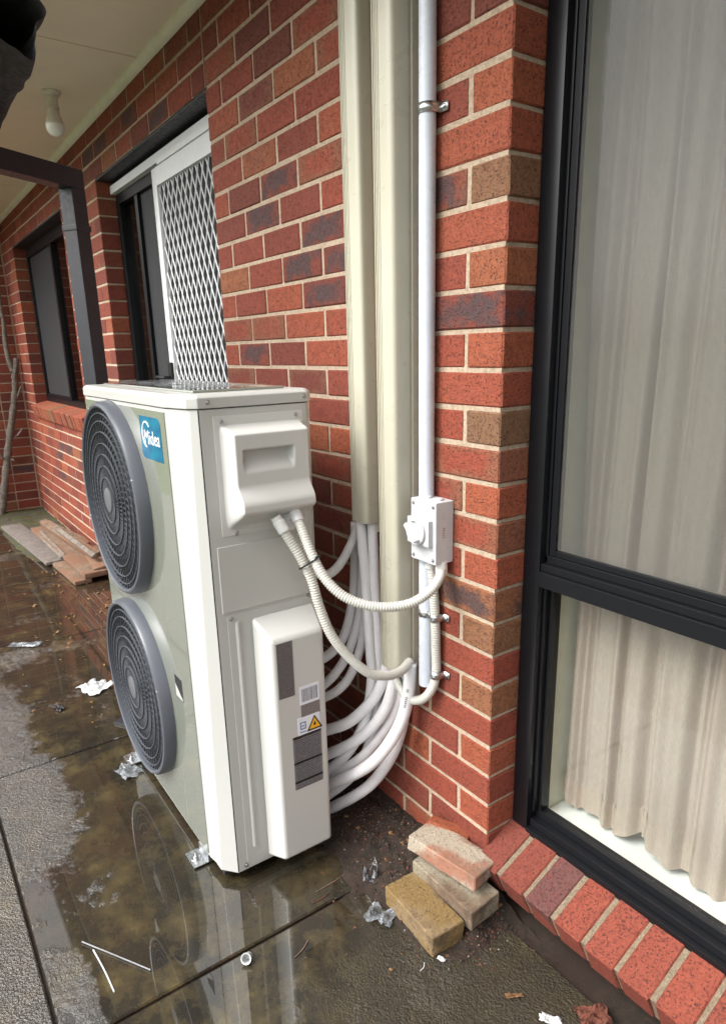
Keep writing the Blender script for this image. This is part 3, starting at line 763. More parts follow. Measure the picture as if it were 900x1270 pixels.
# screws
def screw(p, ax=(1, 0, 0), r=.0055, parent=ac):
    p = Vector(p); a = Vector(ax); s = MB().lathe(p, a, [(0, .0042), (r*.55, .0040), (r*.9, .0026), (r, .0), (r*1.4, -.0005), (r*1.4, -.002)], 14); s.build('screw', m_steel, parent, smooth=True)
for y, z in ((-.470, 1.300), (-.268, 1.303), (-.452, 1.0235), (-.253, .812), (-.486, .800), (-.50, .048)): screw((XP+.0018, y, z))
for y in (-.500, -.240): screw((AX1+.0042, y, 1.347))
for y in (-.440, -.292): screw((XP+.062, y, 1.078), (.75, 0, -.66), .0045)
MB().box(XP+.0017, XP+.0024, -.478, -.430, .052, .072).build('embossed_mark', m_ac, ac)

# fan guards
def guard(cx, cz):
    yb = AYF-.0025; yf = AYF-.040; c = (cx, 0, cz); ax = (0, 1, 0)
    rim = MB().lathe(c, ax, [(.300, yb), (.297, yf+.010), (.292, yf+.002), (.286, yf), (.281, yf+.003), (.279, yf+.016), (.284, yb)], 96)
    g = rim.build('fan_guard', m_guard, ac, smooth=True)
    MB().lathe(c, ax, [(0, yb-.003), (.270, yb-.003)], 64).build('fan_opening_shade', m_dark, g)  # flat dark disc on the closed panel, painted shade behind the guard
    bl = MB()
    for k in range(3):
        def bf(u, v, k=k):
            r = .05+.205*u; an = k*2*math.pi/3+v*1.35+.55*u; return (cx+r*math.cos(an), yb-.005-.014*v*(1-.2*u), cz+r*math.sin(an))
        bl.sheet(bf, 10, 12)
    bl.lathe(c, ax, [(0, yb-.020), (.05, yb-.018), (.058, yb-.006)], 32)
    bl.build('fan_blades', m_guardin, g, smooth=True, fixn=False)
    def dome(r): return yf+.009-.007*math.cos(min(1, r/.282)*math.pi/2)
    w = MB(); N = 58
    for k in range(N):
        pts = []
        for i in range(9):
            t = i/8; r = .034+.248*t; an = 2*math.pi*k/N+.62*math.sin(t*math.pi*.5)*1.0-.9*t*t
            pts.append((r, an))
        vs = []; fs = []
        for r, an in pts:
            y = dome(r); hw = .0012
            for da, dy in ((-hw, 0), (hw, 0), (hw, .005), (-hw, .005)):
                vs.append((cx+r*math.cos(an)-da*math.sin(an), y+dy, cz+r*math.sin(an)+da*math.cos(an)))
        for i in range(8):
            for q in range(4): q2 = (q+1) % 4; fs.append((i*4+q, i*4+q2, i*4+4+q2, i*4+4+q))
        w.add(vs, fs)
    w.build('guard_bars', m_bars, g)
    for r in (.070, .105, .140, .174, .208, .240, .264):
        y = dome(r); MB().lathe(c, ax, [(r-.0011, y-.0030), (r+.0011, y-.0030), (r+.0011, y+.002), (r-.0011, y+.002)], 72, True).build('guard_ring', m_guard, g)
    MB().lathe(c, ax, [(0, yf-.0035), (.030, yf-.003), (.0375, yf-.0005), (.039, yf+.010), (.0, yf+.012)], 40).build('hub', m_hub, g, smooth=True)
    for an in (20, 110, 200, 290):
        a = R(an); screw((cx+.287*math.cos(a), yf+.004, cz+.287*math.sin(a)), (0, -1, 0), .005, g)
FX = -1.045
guard(FX, 1.030); guard(FX, .392)

# feet with bolts
for x in (-.606, -1.241):
    ft = MB().box(x-.040, x+.034, -.612, AYF+.05, .0045, .0085)
    ft.box(x-.040, x+.034, AYF-.003, AYF+.05, .0085, .030)
    f = ft.build('foot', m_galv, ac, bevel=.001)
    b = MB().lathe((x-.004, -.590, .0085), (0, 0, 1), [(.017, 0), (.017, .002), (.010, .0021), (.010, .010), (.006, .0105), (.006, .022), (0, .0225)], 6 if False else 18); b.build('bolt', m_steel, f, smooth=False)
    MB().box(x-.040, x+.034, AYB-.05, AYB+.045, .0045, .0175).build('foot', m_galv, ac, bevel=.001)

# printed labels on the service cover
def plate(name, tl, br, mat, x=XB+.0006, parent=ac):
    a = at(*tl, 0, x); b = at(*br, 0, x); y0, y1 = sorted((a.y, b.y)); z0, z1 = sorted((a.z, b.z))
    return MB().box(x-.0012, x, y0, y1, z0, z1).build(name, mat, parent), (y0, y1, z0, z1)
mp1 = print_mat('nameplate_print', (.155, .142, .145), (.035, .032, .034), 30., 1, .46, 46.)
mp2 = print_mat('barcode_print', (.72, .74, .80), (.03, .035, .06), 1, 1, bars=True)
mp3 = print_mat('grey_note_print', (.20, .175, .170), (.05, .042, .04), 14., 1, .66, 7.)
mp4 = print_mat('wiring_print', (.17, .168, .178), (.045, .045, .05), 26., 1, .42, 30.)
mp5 = simple('label_white', (.74, .76, .82), .4, var=.02)
_, n1 = plate('nameplate', (342, 800), (366, 862), mp1)
_, n2 = plate('barcode_label', (371, 853), (396, 867), mp2, XB+.0008)
_, n3 = plate('grey_label', (373, 873), (397, 883), mp3)
wl, n4 = plate('warning_label', (369, 892), (397, 903), mp5, XB+.0010)
pl, n5 = plate('wiring_label', (363, 916), (401, 966), mp4)
for z in (n5[3], n5[2]+(n5[3]-n5[2])*.52, n5[2]+(n5[3]-n5[2])*.16):
    MB().box(XB, XB+.0009, n5[0]+.0005, n5[1]-.0005, z-.007, z).build('label_band', m_tie, pl)
yc = n4[1]-.017; zc = (n4[2]+n4[3])/2; hh = (n4[3]-n4[2])*.42
myel = simple('warning_yellow', (.80, .42, .02), .4, var=.02)
MB().prism([(yc-hh*1.12, zc-hh), (yc+hh*1.12, zc-hh), (yc, zc+hh)], 0, XB+.0008, XB+.0014).build('warning_triangle', m_tie, wl)
h2 = hh*.74
MB().prism([(yc-h2*1.08, zc-h2*1.06), (yc+h2*1.08, zc-h2*1.06), (yc, zc+h2*.88)], 0, XB+.0012, XB+.0018).build('warning_triangle', myel, wl)
fl_ = MB().prism([(yc-.003, zc-.009), (yc+.003, zc-.009), (yc+.0035, zc-.004), (yc+.0005, zc+.004), (yc-.0035, zc-.004)], 0, XB+.0017, XB+.0021); fl_.build('flame_symbol', m_tie, wl)
mbl = simple('symbol_blue', (.10, .16, .30), .5)
y2 = n4[0]+.016
sy = MB()
for a, b, c, d in ((-.009,-.006,-.010,.012),(.006,.009,-.010,.012),(-.006,.006,.009,.012),(-.006,.006,-.010,-.007),(-.004,.004,-.001,.002),(-.010,.010,-.019,-.0165)): sy.box(XB+.0008, XB+.0014, y2+a, y2+b, zc+c, zc+d)
sy.build('manual_symbol', mbl, wl)

# blue badge with its lettering
mb = NT('badge_blue'); cc = mb.coord('Generated'); sv = mb.sep(cc)
m_badge = mb.set(color=mb.ramp(mb.noise(cc, 3, 3, .5), [(.35, (.0, .075, .19)), (.65, (.0, .15, .24))]), rough=.2)
by = AYF-.0040; bx0, bx1, bz0, bz1 = -.760, -.600, 1.193, 1.304
pts = []
def corner(cx, cz, r, a0):
    for k in range(7): a = R(a0+k*15); pts.append((cx+r*math.cos(a), cz+r*math.sin(a)))
corner(bx1-.022, bz1-.022, .022, 0); pts.append((bx0, bz1)); corner(bx0+.022, bz0+.022, .022, 180); pts.append((bx1, bz0))
bd = MB().prism(pts, 1, by, by+.0015).build('badge', m_badge, ac)
mbw = simple('badge_white', (.80, .83, .85), .3, var=.02)
cu = bpy.data.curves.new('lettering', 'FONT'); cu.body = 'Midea'; cu.size = .052; cu.extrude = .0003; cu.align_x = 'CENTER'; cu.align_y = 'CENTER'
to = bpy.data.objects.new('lettering', cu); COL.objects.link(to)
dg = bpy.context.evaluated_depsgraph_get(); me = bpy.data.meshes.new_from_object(to.evaluated_get(dg)); bpy.data.objects.remove(to)
for v in me.vertices: x, y = v.co.x, v.co.y; v.co = (bx0+.091+x*.96, by-.0006-v.co.z, bz0+.0555+y)
me.materials.clear(); link('lettering', me, mbw, bd)
arc = [(bx0+.052+.030*math.cos(R(a)), by-.0006, bz0+.063+.034*math.sin(R(a))) for a in range(40, 262, 12)]
MB().tube(arc, [.0010+.0020*math.sin(math.pi*i/(len(arc)-1)) for i in range(len(arc))], 6).build('emblem_arc', mbw, bd, smooth=True)

# ================================================================= ducts, pipes and wiring
def duct(name, x0, x1, dep, zb, zt, back, label):
    t = thing(name, label, 'duct', ((x0+x1)/2, -.002, zb))
    # cover: ribbed cheeks and a softly domed front
    w = x1-x0; n = 16; prof = [(x0, -.003)]
    prof += [(x0, -dep*.30), (x0+.0018, -dep*.32), (x0+.0018, -dep*.40), (x0, -dep*.42), (x0+.001, -dep*.74)]
    for k in range(n+1):
        a = math.pi*k/n; cx = (x0+x1)/2
        ex = .55; px_ = cx-(w/2-.001)*math.copysign(abs(math.cos(a))**ex, math.cos(a)); py_ = -dep*.74-dep*.26*abs(math.sin(a))**ex
        prof.append((px_, py_))
    prof += [(x1-.001, -dep*.74), (x1, -dep*.42), (x1-.0018, -dep*.40), (x1-.0018, -dep*.32), (x1, -dep*.30), (x1, -.003)]
    # front ribs
    inn = [((x0+x1)/2+(p-(x0+x1)/2)*.955, min(-.003, q+.0022)) for p, q in reversed(prof)]
    m = MB(); poly = prof+inn
    m.prism(poly, 2, zb, zt); cov = m.build('cover', m_duct, t, smooth=True, angle=40)
    for k in range(4):
        xx = x0+w*(.16+.085*k); MB().box(xx-.0013, xx+.0013, -dep-.0012, -dep+.004, zb+.001, zt).build('rib', m_duct, cov)
    MB().box(x0+.004, x1-.004, -.0085, -.0005, back, zt).box(x1-.0085, x1-.004, -.030, -.0087, back, zt).box(x0+.004, x0+.0085, -.030, -.0087, back, zt).build('back_channel', m_duct, t)
    return t
DT = 2.60
duct('cable_duct', -.356, -.276, .086, .590, DT, .470, 'wide cream duct running down the brick wall beside the white pipe')
duct('cable_duct', -.506, -.428, .072, .985, DT, .955, 'narrow cream duct on the brick wall ending above the exposed pipes')
# white drain pipe with saddles
dp = thing('drain_pipe', 'thin white plastic pipe running down the wall past the isolator switch', 'pipe', (-.226, -.024, .56))
MB().tube([(-.226, -.0235, .560), (-.226, -.0235, DT)], .0195, 20).build('pipe', m_pvc, dp, smooth=True)
def saddle(x, z, r, label, xs):
    t = thing('pipe_saddle', label, 'pipe clamp', (x, -.01, z))
    m = MB(); pts = []
    for k in range(13):
        a = math.pi*k/12; pts.append((x-(r)*math.cos(a), -.0225-(r)*math.sin(a)))
    pts = [(x-r, -.004)]+pts+[(x+r, -.004), (x+r+.002, -.003), (xs, -.003)]
    vs = []; fs = []
    for i, (p, q) in enumerate(pts):
        vs += [(p, q, z-.010), (p, q, z+.010)]
    for i in range(len(pts)-1): fs.append((2*i, 2*i+2, 2*i+3, 2*i+1))
    m.add(vs, fs); o = m.build('strap', m_galv, t, smooth=True)
    sm_ = o.modifiers.new('thickness', 'SOLIDIFY'); sm_.thickness = .0022; sm_.offset = 1
    screw((xs-.010, -.0045, z), (0, -1, 0), .005, t)
saddle(-.226, 1.965, .0208, 'shiny metal saddle clamp high on the thin white pipe', -.180)
saddle(-.226, .777, .0208, 'galvanised saddle clamp holding the white pipe below the switch', -.2015)

# isolator switch
iso = thing('isolator_switch', 'grey weatherproof isolator switch box with rotary knob on the brick wall', 'switch', (-.197, -.0, .93))
IX0, IX1, IZ0, IZ1, IY = -.245, -.147, .931, 1.092, -.060
MB().box(IX0, IX1, IY, -.001, IZ0, IZ1).build('enclosure', m_box, iso, bevel=.0035)
MB().box(IX0+.002, IX1-.012, IY-.014, IY+.002, .978, 1.046).build('front_boss', m_box, iso, bevel=.003)
kc = Vector((IX0+.040, IY-.0135, 1.012))
MB().lathe(kc, (0, -1, 0), [(.0350, -.002), (.0350, .006), (.0325, .008), (.028, .008), (.026, .0015), (0, .0012)], 40).build('dial', m_box, iso, smooth=True, angle=30)
kn = MB().rbox(kc+Vector((0, -.013, 0)), (.056, .026, .013), Matrix.Rotation(R(48), 3, 'Y'))
kn.build('knob', m_conn, iso, bevel=.003)
for x in (IX0+.012, IX1-.010):
    for z in (IZ0+.012, IZ1-.012): screw((x, IY-.0005, z), (0, -1, 0), .0035, iso)
for x in (-.215, -.172): MB().lathe((x, -.030, IZ1-.001), (0, 0, 1), [(0, .006), (.012, .006), (.0135, .004), (.0135, 0)], 20).build('knockout_plug', m_box, iso, smooth=True, angle=30)
mk = MB()
for k in range(5): mk.box(IX1+.0001, IX1+.0006, -.038+.0012*(k % 2), -.030-.0015*(k % 3), 1.000+.006*k, 1.0022+.006*k)
mk.build('printed_mark', m_steel, iso)

# corrugated conduits
def along(pix, d0, d1, bulge=0):
    n = len(pix); out = []
    for i, p in enumerate(pix):
        t = i/(n-1); d = d0+(d1-d0)*t-bulge*math.sin(math.pi*t); out.append(atd(p[0], p[1], d))
    return out
def flex(label, pts, r=.0130, pitch=.0069, group=None):
    t = thing('flexible_conduit', label, 'conduit', pts[0], group)
    path = resample(spline(pts, 30), pitch/3)
    rad = [r if i % 3 else r*.80 for i in range(len(path))]
    MB().tube(path, rad, 14).build('corrugated_tube', m_flex, t, smooth=True, angle=180)
    return t
def dist(p): return (p-CP).length
XC = -.405
cA = at(347, 650, 0, -.383); cB = at(367, 638, 0, -.392); cC = at(358, 646, 0, -.415)
def connector(t, p, d, r=.0155, L=.030):
    d = Vector(d).normalized(); MB().lathe(p-d*.010, d, [(0, -.012), (r*.9, -.012), (r*.9, 0), (r, .001), (r, L), (r*.88, L+.002), (0, L+.002)], 24).build('connector', m_conn, t, smooth=True, angle=30)
eA = at(508, 824, 1, -.045)
pA = along([(347,650),(358,668),(372,690),(386,718),(396,752),(410,786),(430,812),(456,834),(480,838),(497,832),(508,820)], dist(cA), dist(eA), .05)
t = flex('grey corrugated conduit drooping from the wiring cover into the wide duct end', pA); connector(t, pA[0], pA[1]-pA[0])
eB = at(547, 706, 1, -.030)
pB = along([(367,638),(374,656),(386,686),(402,716),(424,738),(452,750),(482,753),(510,748),(532,734),(544,718),(548,702)], dist(cB), dist(eB), .05)
t = flex('grey corrugated conduit looping from the wiring cover to the isolator switch', pB); connector(t, pB[0], pB[1]-pB[0]); 
MB().lathe(eB+Vector((0,0,-.008)), (0,0,1), [(0, 0), (.0155, 0), (.0155, .030), (0, .030)], 20).build('connector', m_conn, t, smooth=True, angle=30)
eC = at(441, 662, 1, -.030)
pC = along([(358,646),(366,664),(377,690),(390,709),(404,713),(416,706),(427,691),(438,668),(443,652)], dist(cC), dist(eC), -.02)
t = thing('flexible_conduit', 'short smooth white conduit rising from behind the cable tie into the narrow duct', 'conduit', pC[0])
pth = resample(spline(pC, 30), .0023); k2 = int(len(pth)*.42)
MB().tube(pth[:k2], [.0128 if i % 3 else .0104 for i in range(k2)], 14).build('corrugated_tube', m_flex, t, smooth=True, angle=180)
MB().tube(pth[k2-2:], .0132, 16).build('smooth_sleeve', m_conn, t, smooth=True); connector(t, pC[0], pC[1]-pC[0])
p0 = at(527, 704, 1, -.030)
pD = [Vector((-.2085, -.0235, .925)), Vector((-.2000, -.0215, .86)), Vector((-.1935, -.020, .775)), Vector((-.1900, -.020, .69)), Vector((-.1880, -.021, .60))]
for px_, py_, yy in ((533, 858, -.030), (521, 868, -.040), (506, 866, -.048), (495, 851, -.050), (489, 832, -.045), (490, 818, -.040)): pD.append(at(px_, py_, 1, yy))
t = flex('grey corrugated conduit dropping from the isolator and hooking back into the wide duct', pD)
MB().lathe((-.2085, -.0235, .905), (0,0,1), [(0, 0), (.0155, 0), (.0155, .028), (0, .028)], 20).build('connector', m_conn, t, smooth=True, angle=30)
for z, x, l in ((.770, -.1930, 'galvanised half saddle fixing the dropping conduit just below the switch'), (.605, -.1882, 'galvanised half saddle fixing the dropping conduit just above its bend')):
    t = thing('conduit_saddle', l, 'pipe clamp', (x, -.01, z)); m = MB(); pts = [(x-.0135, -.006)]
    for k in range(13): a = math.pi*k/12; pts.append((x-.0140*math.cos(a), -.0205-.0140*math.sin(a)))
    pts += [(x+.0145, -.005), (x+.017, -.003), (x+.036, -.003)]; vs = []; fs = []
    for p, q in pts: vs += [(p, q, z-.010), (p, q, z+.010)]
    for i in range(len(pts)-1): fs.append((2*i, 2*i+2, 2*i+3, 2*i+1))
    o = m.add(vs, fs).build('strap', m_galv, t, smooth=True); sm_ = o.modifiers.new('thickness', 'SOLIDIFY'); sm_.thickness = .002; sm_.offset = 1
    screw((x+.027, -.0045, z), (0, -1, 0), .005, t)
# cable tie round the conduits
q1 = pA[3].lerp(pA[2], .6); q2 = pB[2].lerp(pB[3], .25); mid = (q1+q2)/2; ux = (q2-q1); hw = ux.length/2+.0135; ux.normalize()
vz = (pA[3]-pA[2]).normalized(); uy = ux.cross(vz).normalized(); loop = []
for k in range(33):
    a = 2*math.pi*k/32; cx_ = math.copysign(abs(math.cos(a))**.6, math.cos(a)); loop.append(mid+ux*hw*cx_+uy*.0165*math.copysign(abs(math.sin(a))**.6, math.sin(a))+vz*0)
ti = thing('cable_tie', 'black nylon cable tie around the two corrugated conduits', 'cable tie', mid)
MB().tube(loop, .0024, 8, cap=False).build('strap', m_tie, ti, smooth=True)
MB().tube([mid+ux*(hw-.004)-uy*.004, mid+ux*(hw+.014)-uy*.010-vz*.003], .0038, 8).build('tail', m_tie, ti, smooth=True)

# white insulated refrigerant pipes
def ipipe(label, pix, y0, y1, r, group=None):
    n = len(pix); pts = []
    for i, p in enumerate(pix):
        t = i/(n-1); t = t*t*(3-2*t) if len(p) < 3 else 0
        y = p[2] if len(p) > 2 else y0+(y1-y0)*t
        pts.append(at(p[0], p[1], 1, y))
    o = thing('insulated_pipe', label, 'pipe', pts[-1], group)
    path = resample(spline(pts, 24), .012); rr = [r*(1+.035*noise.noise((i*.35, r*900, n))) for i in range(len(path))]
    MB().tube(path, rr, 18).build('insulation', m_ins, o, smooth=True, angle=180); return o, path
YE = -.192
ipipe('white insulated pipe dropping straight from the narrow duct, nearest the wide duct', [(461,640,-.035),(464,700,-.035),(467,760,-.036),(470,815,-.040),(470,860,-.048),(462,910,-.075),(440,958,-.12),(402,990,-.185)], 0, 0, .0150)
ipipe('white insulated pipe leaving the narrow duct in front of its neighbour and slanting down', [(447,640,-.050),(451,690,-.052),(456,750,-.056),(459,800,-.060),(461,845,-.066),(452,895,-.095),(430,935,-.14),(398,962,-.19)], 0, 0, .0160)
ipipe('white insulated pipe from behind the narrow duct curving to the highest valve', [(441,648,-.022),(440,700,-.022),(438,740,-.030),(428,785,-.075),(412,808,-.130),(392,822,-.185)], 0, 0, .0150)
ipipe('thin white insulated pipe curving below the highest one towards the unit', [(451,655,-.020),(449,720,-.022),(445,765,-.034),(432,808,-.085),(415,836,-.140),(392,858,-.19)], 0, 0, .0140)
ipipe('white insulated pipe curving towards the unit, third from the top valve', [(455,660,-.018),(454,740,-.020),(451,785,-.034),(438,830,-.085),(420,855,-.140),(392,870,-.19)], 0, 0, .0140)
o, pth1 = ipipe('white insulated pipe with cut collar curving from the wide duct to the unit', [(483,812,-.055),(477,838,-.062),(466,862,-.078),(449,882,-.110),(428,898,-.150),(396,908,-.195)], 0, 0, .0170)
ipipe('thick white insulated pipe bending from the wide duct to the middle valve', [(492,818,-.040),(487,850,-.048),(477,880,-.066),(457,906,-.100),(432,924,-.145),(396,940,-.195)], 0, 0, .0170)
ipipe('white insulated pipe running just under the thick middle one', [(500,818,-.022),(496,858,-.026),(486,890,-.040),(464,922,-.080),(440,946,-.130),(396,968,-.185)], 0, 0, .0160)
o9, pth2 = ipipe('white insulated pipe with printed lettering bowing out furthest from the wide duct', [(509,822,-.040),(506,862,-.050),(496,898,-.070),(474,933,-.108),(445,957,-.152),(396,977,-.200)], 0, 0, .0180)
ipipe('lowest white insulated pipe curving into the bottom valve of the unit', [(503,840,-.018),(500,890,-.020),(488,932,-.036),(466,966,-.080),(440,987,-.130),(396,1009,-.188)], 0, 0, .0175)
# marking print along the outermost pipe
def pipe_print(o, path, r, i0, i1):
    m = MB()
    for i in range(i0, i1):
        p = path[i]; t = (path[i+1]-path[i]).normalized(); v = (CP-p).normalized(); n = (v-t*v.dot(t)).normalized(); s_ = t.cross(n)
        if i % 4 == 3: continue
        for k in range(2):
            c = p+t*(.0055*k)+s_*.004; q = [c+n*(r*1.035+.0002)+t*a+s_*b for a, b in ((0,-.0035),(.003,-.0035),(.003,.0035),(0,.0035))]
            m.add(q, [(0,1,2,3)])
    m.build('lettering', m_steel, o)


pipe_print(o9, pth2, .0180, 6, 12)

# ================================================================= pergola post, beam and folded canopy
pg = thing('shade_frame', 'charcoal steel post by the door carrying a cantilever beam under the eave', 'shade frame', (-1.525, -.475, 0))
bd_ = Vector((.505, -.863, 0)).normalized(); bn = Vector((.863, .505, 0)).normalized(); W = .060
rotp = Matrix((bn, bd_, Vector((0,0,1)))).transposed()
P0 = Vector((-1.525, -.475, 0)); HT = 2.058
MB().rbox(P0+Vector((0,0,HT/2-.0305)), (W, W, HT-.061), rotp).build('post', m_post, pg, bevel=.004)
MB().rbox(P0+Vector((0,0,1.875)), (W+.006, W+.006, .018), rotp).build('sleeve', m_post, pg, bevel=.002)
BLn = .98
MB().rbox(P0+bd_*(BLn/2-W/2)+Vector((0,0,HT-.031)), (W, BLn, .062), rotp).build('beam', m_post, pg, bevel=.004)
MB().rbox(P0+Vector((0,0,.006)), (.14, .14, .010), rotp).build('base_plate', m_post, pg)
cl = MB(); c0 = Vector((-1.75, -.745, 2.165)); c1 = Vector((-.80, -.745, 2.205))
def clf(u, v):
    a = 2*math.pi*v; p = c0.lerp(c1, u); r = .074*(1+.16*math.sin(a*5+u*7)+.14*noise.noise((u*7, math.cos(a)*1.5, math.sin(a)*1.5))+.05*math.sin(a*11+u*20))
    return (p.x, p.y+r*math.cos(a)*1.0, p.z-.01*math.sin(u*9)+r*math.sin(a)*1.1)
cl.sheet(clf, 90, 72)
o = cl.build('folded_canopy', m_cloth, None, smooth=True, angle=180); tag(o, 'dark grey folded canopy cloth bundled on the shade frame', 'canopy')

# bare bulb in its batten holder
lb = thing('light_bulb', 'bare white light bulb in a batten holder under the eave', 'light bulb', (-2.6, -.245, SOF))
MB().lathe((-2.6, -.245, SOF), (0, 0, -1), [(0, -.0), (.043, -.0), (.043, .008), (.036, .016), (.027, .02), (.026, .062), (.029, .066), (.029, .074), (0, .074)], 28).build('holder', m_bulbb, lb, smooth=True, angle=35)
MB().lathe((-2.6, -.245, SOF-.074), (0, 0, -1), [(.026, 0), (.027, .022), (.036, .046), (.0405, .062)], 28).build('bulb_base', m_bulbb, lb, smooth=True)
MB().lathe((-2.6, -.245, SOF-.074), (0, 0, -1), [(.0405, .062), (.0405, .074), (.036, .090), (.026, .102), (.012, .109), (0, .111)], 28).build('globe', m_bulb, lb, smooth=True)

# ================================================================= loose things on the ground
def loose_brick(label, c, rotv, size, mat, seed, col=None):
    rg3 = random.Random(seed); m = MB()
    nx, ny, nz = 8, 4, 3; me = MB().box(-size[0]/2, size[0]/2, -size[1]/2, size[1]/2, -size[2]/2, size[2]/2).mesh('brick', bevel=.0028, seg=1)
    bm = bmesh.new(); bm.from_mesh(me); bmesh.ops.subdivide_edges(bm, edges=bm.edges, cuts=5, use_grid_fill=True)
    for v in bm.verts: v.co += v.co.normalized()*(.0026*noise.noise(v.co*45+Vector((seed, 0, 0)))+.0026*noise.noise(v.co*150+Vector((seed, 3, 0))))
    bm.to_mesh(me); bm.free()
    for p in me.polygons: p.use_smooth = True
    me.set_sharp_from_angle(angle=R(32))
    o = link('loose_brick', me, mat); o.location = c; o.rotation_euler = rotv
    if col: o.color = (*col, 1)
    return tag(o, label, 'brick', 'loose bricks by the wall corner')
def pale_brick(name, a, b, blush, dark):
    t = NT(name); c = t.coord(); n = t.noise(c, 130, 6, .75); col = t.ramp(n, [(.3, a), (.62, b)])
    col = t.mix(t.mapr(t.noise(c, 9, 3, .5), .44, .60, 0, .8), col, blush)
    col = t.mix(t.mapr(t.noise(c, 120, 5, .75), .54, .64, 0, .85), col, dark)
    col = t.mix(t.mapr(t.noise(c, 14, 5, .65), .50, .72, 0, .6), col, dark)
    return t.set(color=col, rough=.9, normal=t.bump(t.noise(c, 120, 6, .8), 1., .006))
m_lb1 = pale_brick('pale_brick_blush', (.33, .27, .20), (.46, .40, .31), (.36, .12, .065), (.15, .115, .08))
m_lb2 = pale_brick('pale_brick_cream', (.20, .165, .11), (.35, .305, .225), (.17, .10, .06), (.06, .045, .03))
m_lb3 = pale_brick('ochre_brick', (.14, .085, .028), (.27, .175, .062), (.27, .19, .105), (.05, .03, .013))
loose_brick('pale brick with a pink blush lying on top of the little stack', (-.058, -.072, .138), (R(-3), R(2), R(11)), (.222, .108, .044), m_lb1, 1)
loose_brick('worn cream brick tilted in the middle of the little stack', (-.030, -.088, .066), (R(4), R(3), R(3)), (.222, .105, .062), m_lb2, 2)
loose_brick('ochre yellow brick lying flat in front of the little stack', (-.036, -.192, .031), (0, 0, R(-2.5)), (.206, .102, .060), m_lb3, 3)
loose_brick('broken red brick half hidden behind the little stack', (-.125, -.028, .120), (R(-8), R(8), R(25)), (.12, .04, .08), m_brick, 4, (.75, .1, .1))
loose_brick('dark damp brick under the middle of the little stack', (-.045, -.085, .016), (0, 0, R(5)), (.200, .100, .040), m_lb2, 5)

# soil heaped in the corner between wall and slab
def soilfn(u, v):
    x = -1.1+1.35*u; y = -.36+.375*v
    f = ss(.36, .02, -y)*ss(-1.1, -.5, x)*ss(.25, -.10, x); edge = ss(0, .12, u)*ss(1, .85, u)*ss(0, .25, v)
    h = .062*f*edge+(.018*noise.noise((x*13, y*13, 0))+.010*noise.noise((x*40, y*40, 1))+.006*noise.noise((x*90, y*90, 2)))*min(1, f*2+.25)-.008*(1-f*edge)-.0035
    return (x, y, h)
o = MB().sheet(soilfn, 110, 46).build('soil', m_soil, None, smooth=True, fixn=False, angle=180); tag(o, kind='structure')
def mossfn(u, v):
    x = -6.15+2.3*u; y = -.50+.505*v; f = ss(1, .35, u)*ss(0, .35, v)
    return (x, y, .030*f+.016*f*noise.noise((x*9, y*9, 4))-.004+.004*noise.noise((x*40, y*40, 4))*f)
o = MB().sheet(mossfn, 90, 30).build('moss', m_moss, None, smooth=True, fixn=False, angle=180); tag(o, kind='structure')
# chips and litter: far too many to count
def chips(name, label, mat, n, seed, area, size, zf=lambda x, y: 0):
    r = random.Random(seed); m = MB()
    for _ in range(n):
        x, y = area(r); s = r.uniform(*size)*(.5+r.random()); z = zf(x, y)
        rot = Matrix.Rotation(r.uniform(0, 6.3), 3, 'Z') @ Matrix.Rotation(r.uniform(-.7, .7), 3, 'X')
        pts = [rot @ Vector((s*r.uniform(.5, 1)*math.cos(a), s*r.uniform(.3, .8)*math.sin(a), s*r.uniform(-.2, .2))) for a in (0, 1.3, 2.5, 3.8, 5.1)]
        top = rot @ Vector((r.uniform(-.2, .2)*s, r.uniform(-.2, .2)*s, s*r.uniform(.3, .6)))
        c = Vector((x, y, z+s*.1)); vs = [c+p for p in pts]+[c+top]
        m.add(vs, [(0,1,5),(1,2,5),(2,3,5),(3,4,5),(4,0,5)])
    o = m.build(name, mat, None, fixn=False); tag(o, label, 'debris', kind='stuff')
def zsoil(x, y):
    if -1.1 < x < .25 and -.36 < y < .015: return max(0, soilfn((x+1.1)/1.35, (y+.36)/.375)[2])
    return 0
def near_wall(r): 
    x = r.uniform(-.62, .12) if r.random() < .8 else r.uniform(-1.0, .2); return x, -abs(r.gauss(0, .12))-.012
def wide(r): return r.uniform(-2.6, .6), r.uniform(-1.2, -.05)
def farw(r): return r.uniform(-6.0, -1.6), -abs(r.gauss(.12, .28))-.05
chips('brick_chips', 'scattered red brick crumbs on the soil by the wall', m_chip[0], 1300, 1, near_wall, (.0012, .0050), zsoil)
chips('mortar_chips', 'scattered pale mortar crumbs on the soil by the wall', m_chip[1], 420, 2, near_wall, (.0010, .0038), zsoil)
chips('soil_crumbs', 'dark soil crumbs by the wall', m_chip[2], 3200, 3, near_wall, (.0015, .0075), zsoil)
chips('leaf_litter', 'brown leaf litter along the far wall', m_chip[3], 500, 4, farw, (.004, .016), lambda x, y: 0 if x > -3.9 or y < -.5 else max(0, mossfn((x+6.15)/2.3, (y+.5)/.505)[2]))
chips('bark_bits', 'larger bark and brick bits among the soil by the wall', m_chip[3], 70, 6, near_wall, (.006, .014), zsoil)
chips('grit', 'fine pale grit on the wet concrete', m_chip[1], 260, 5, wide, (.0008, .0022))

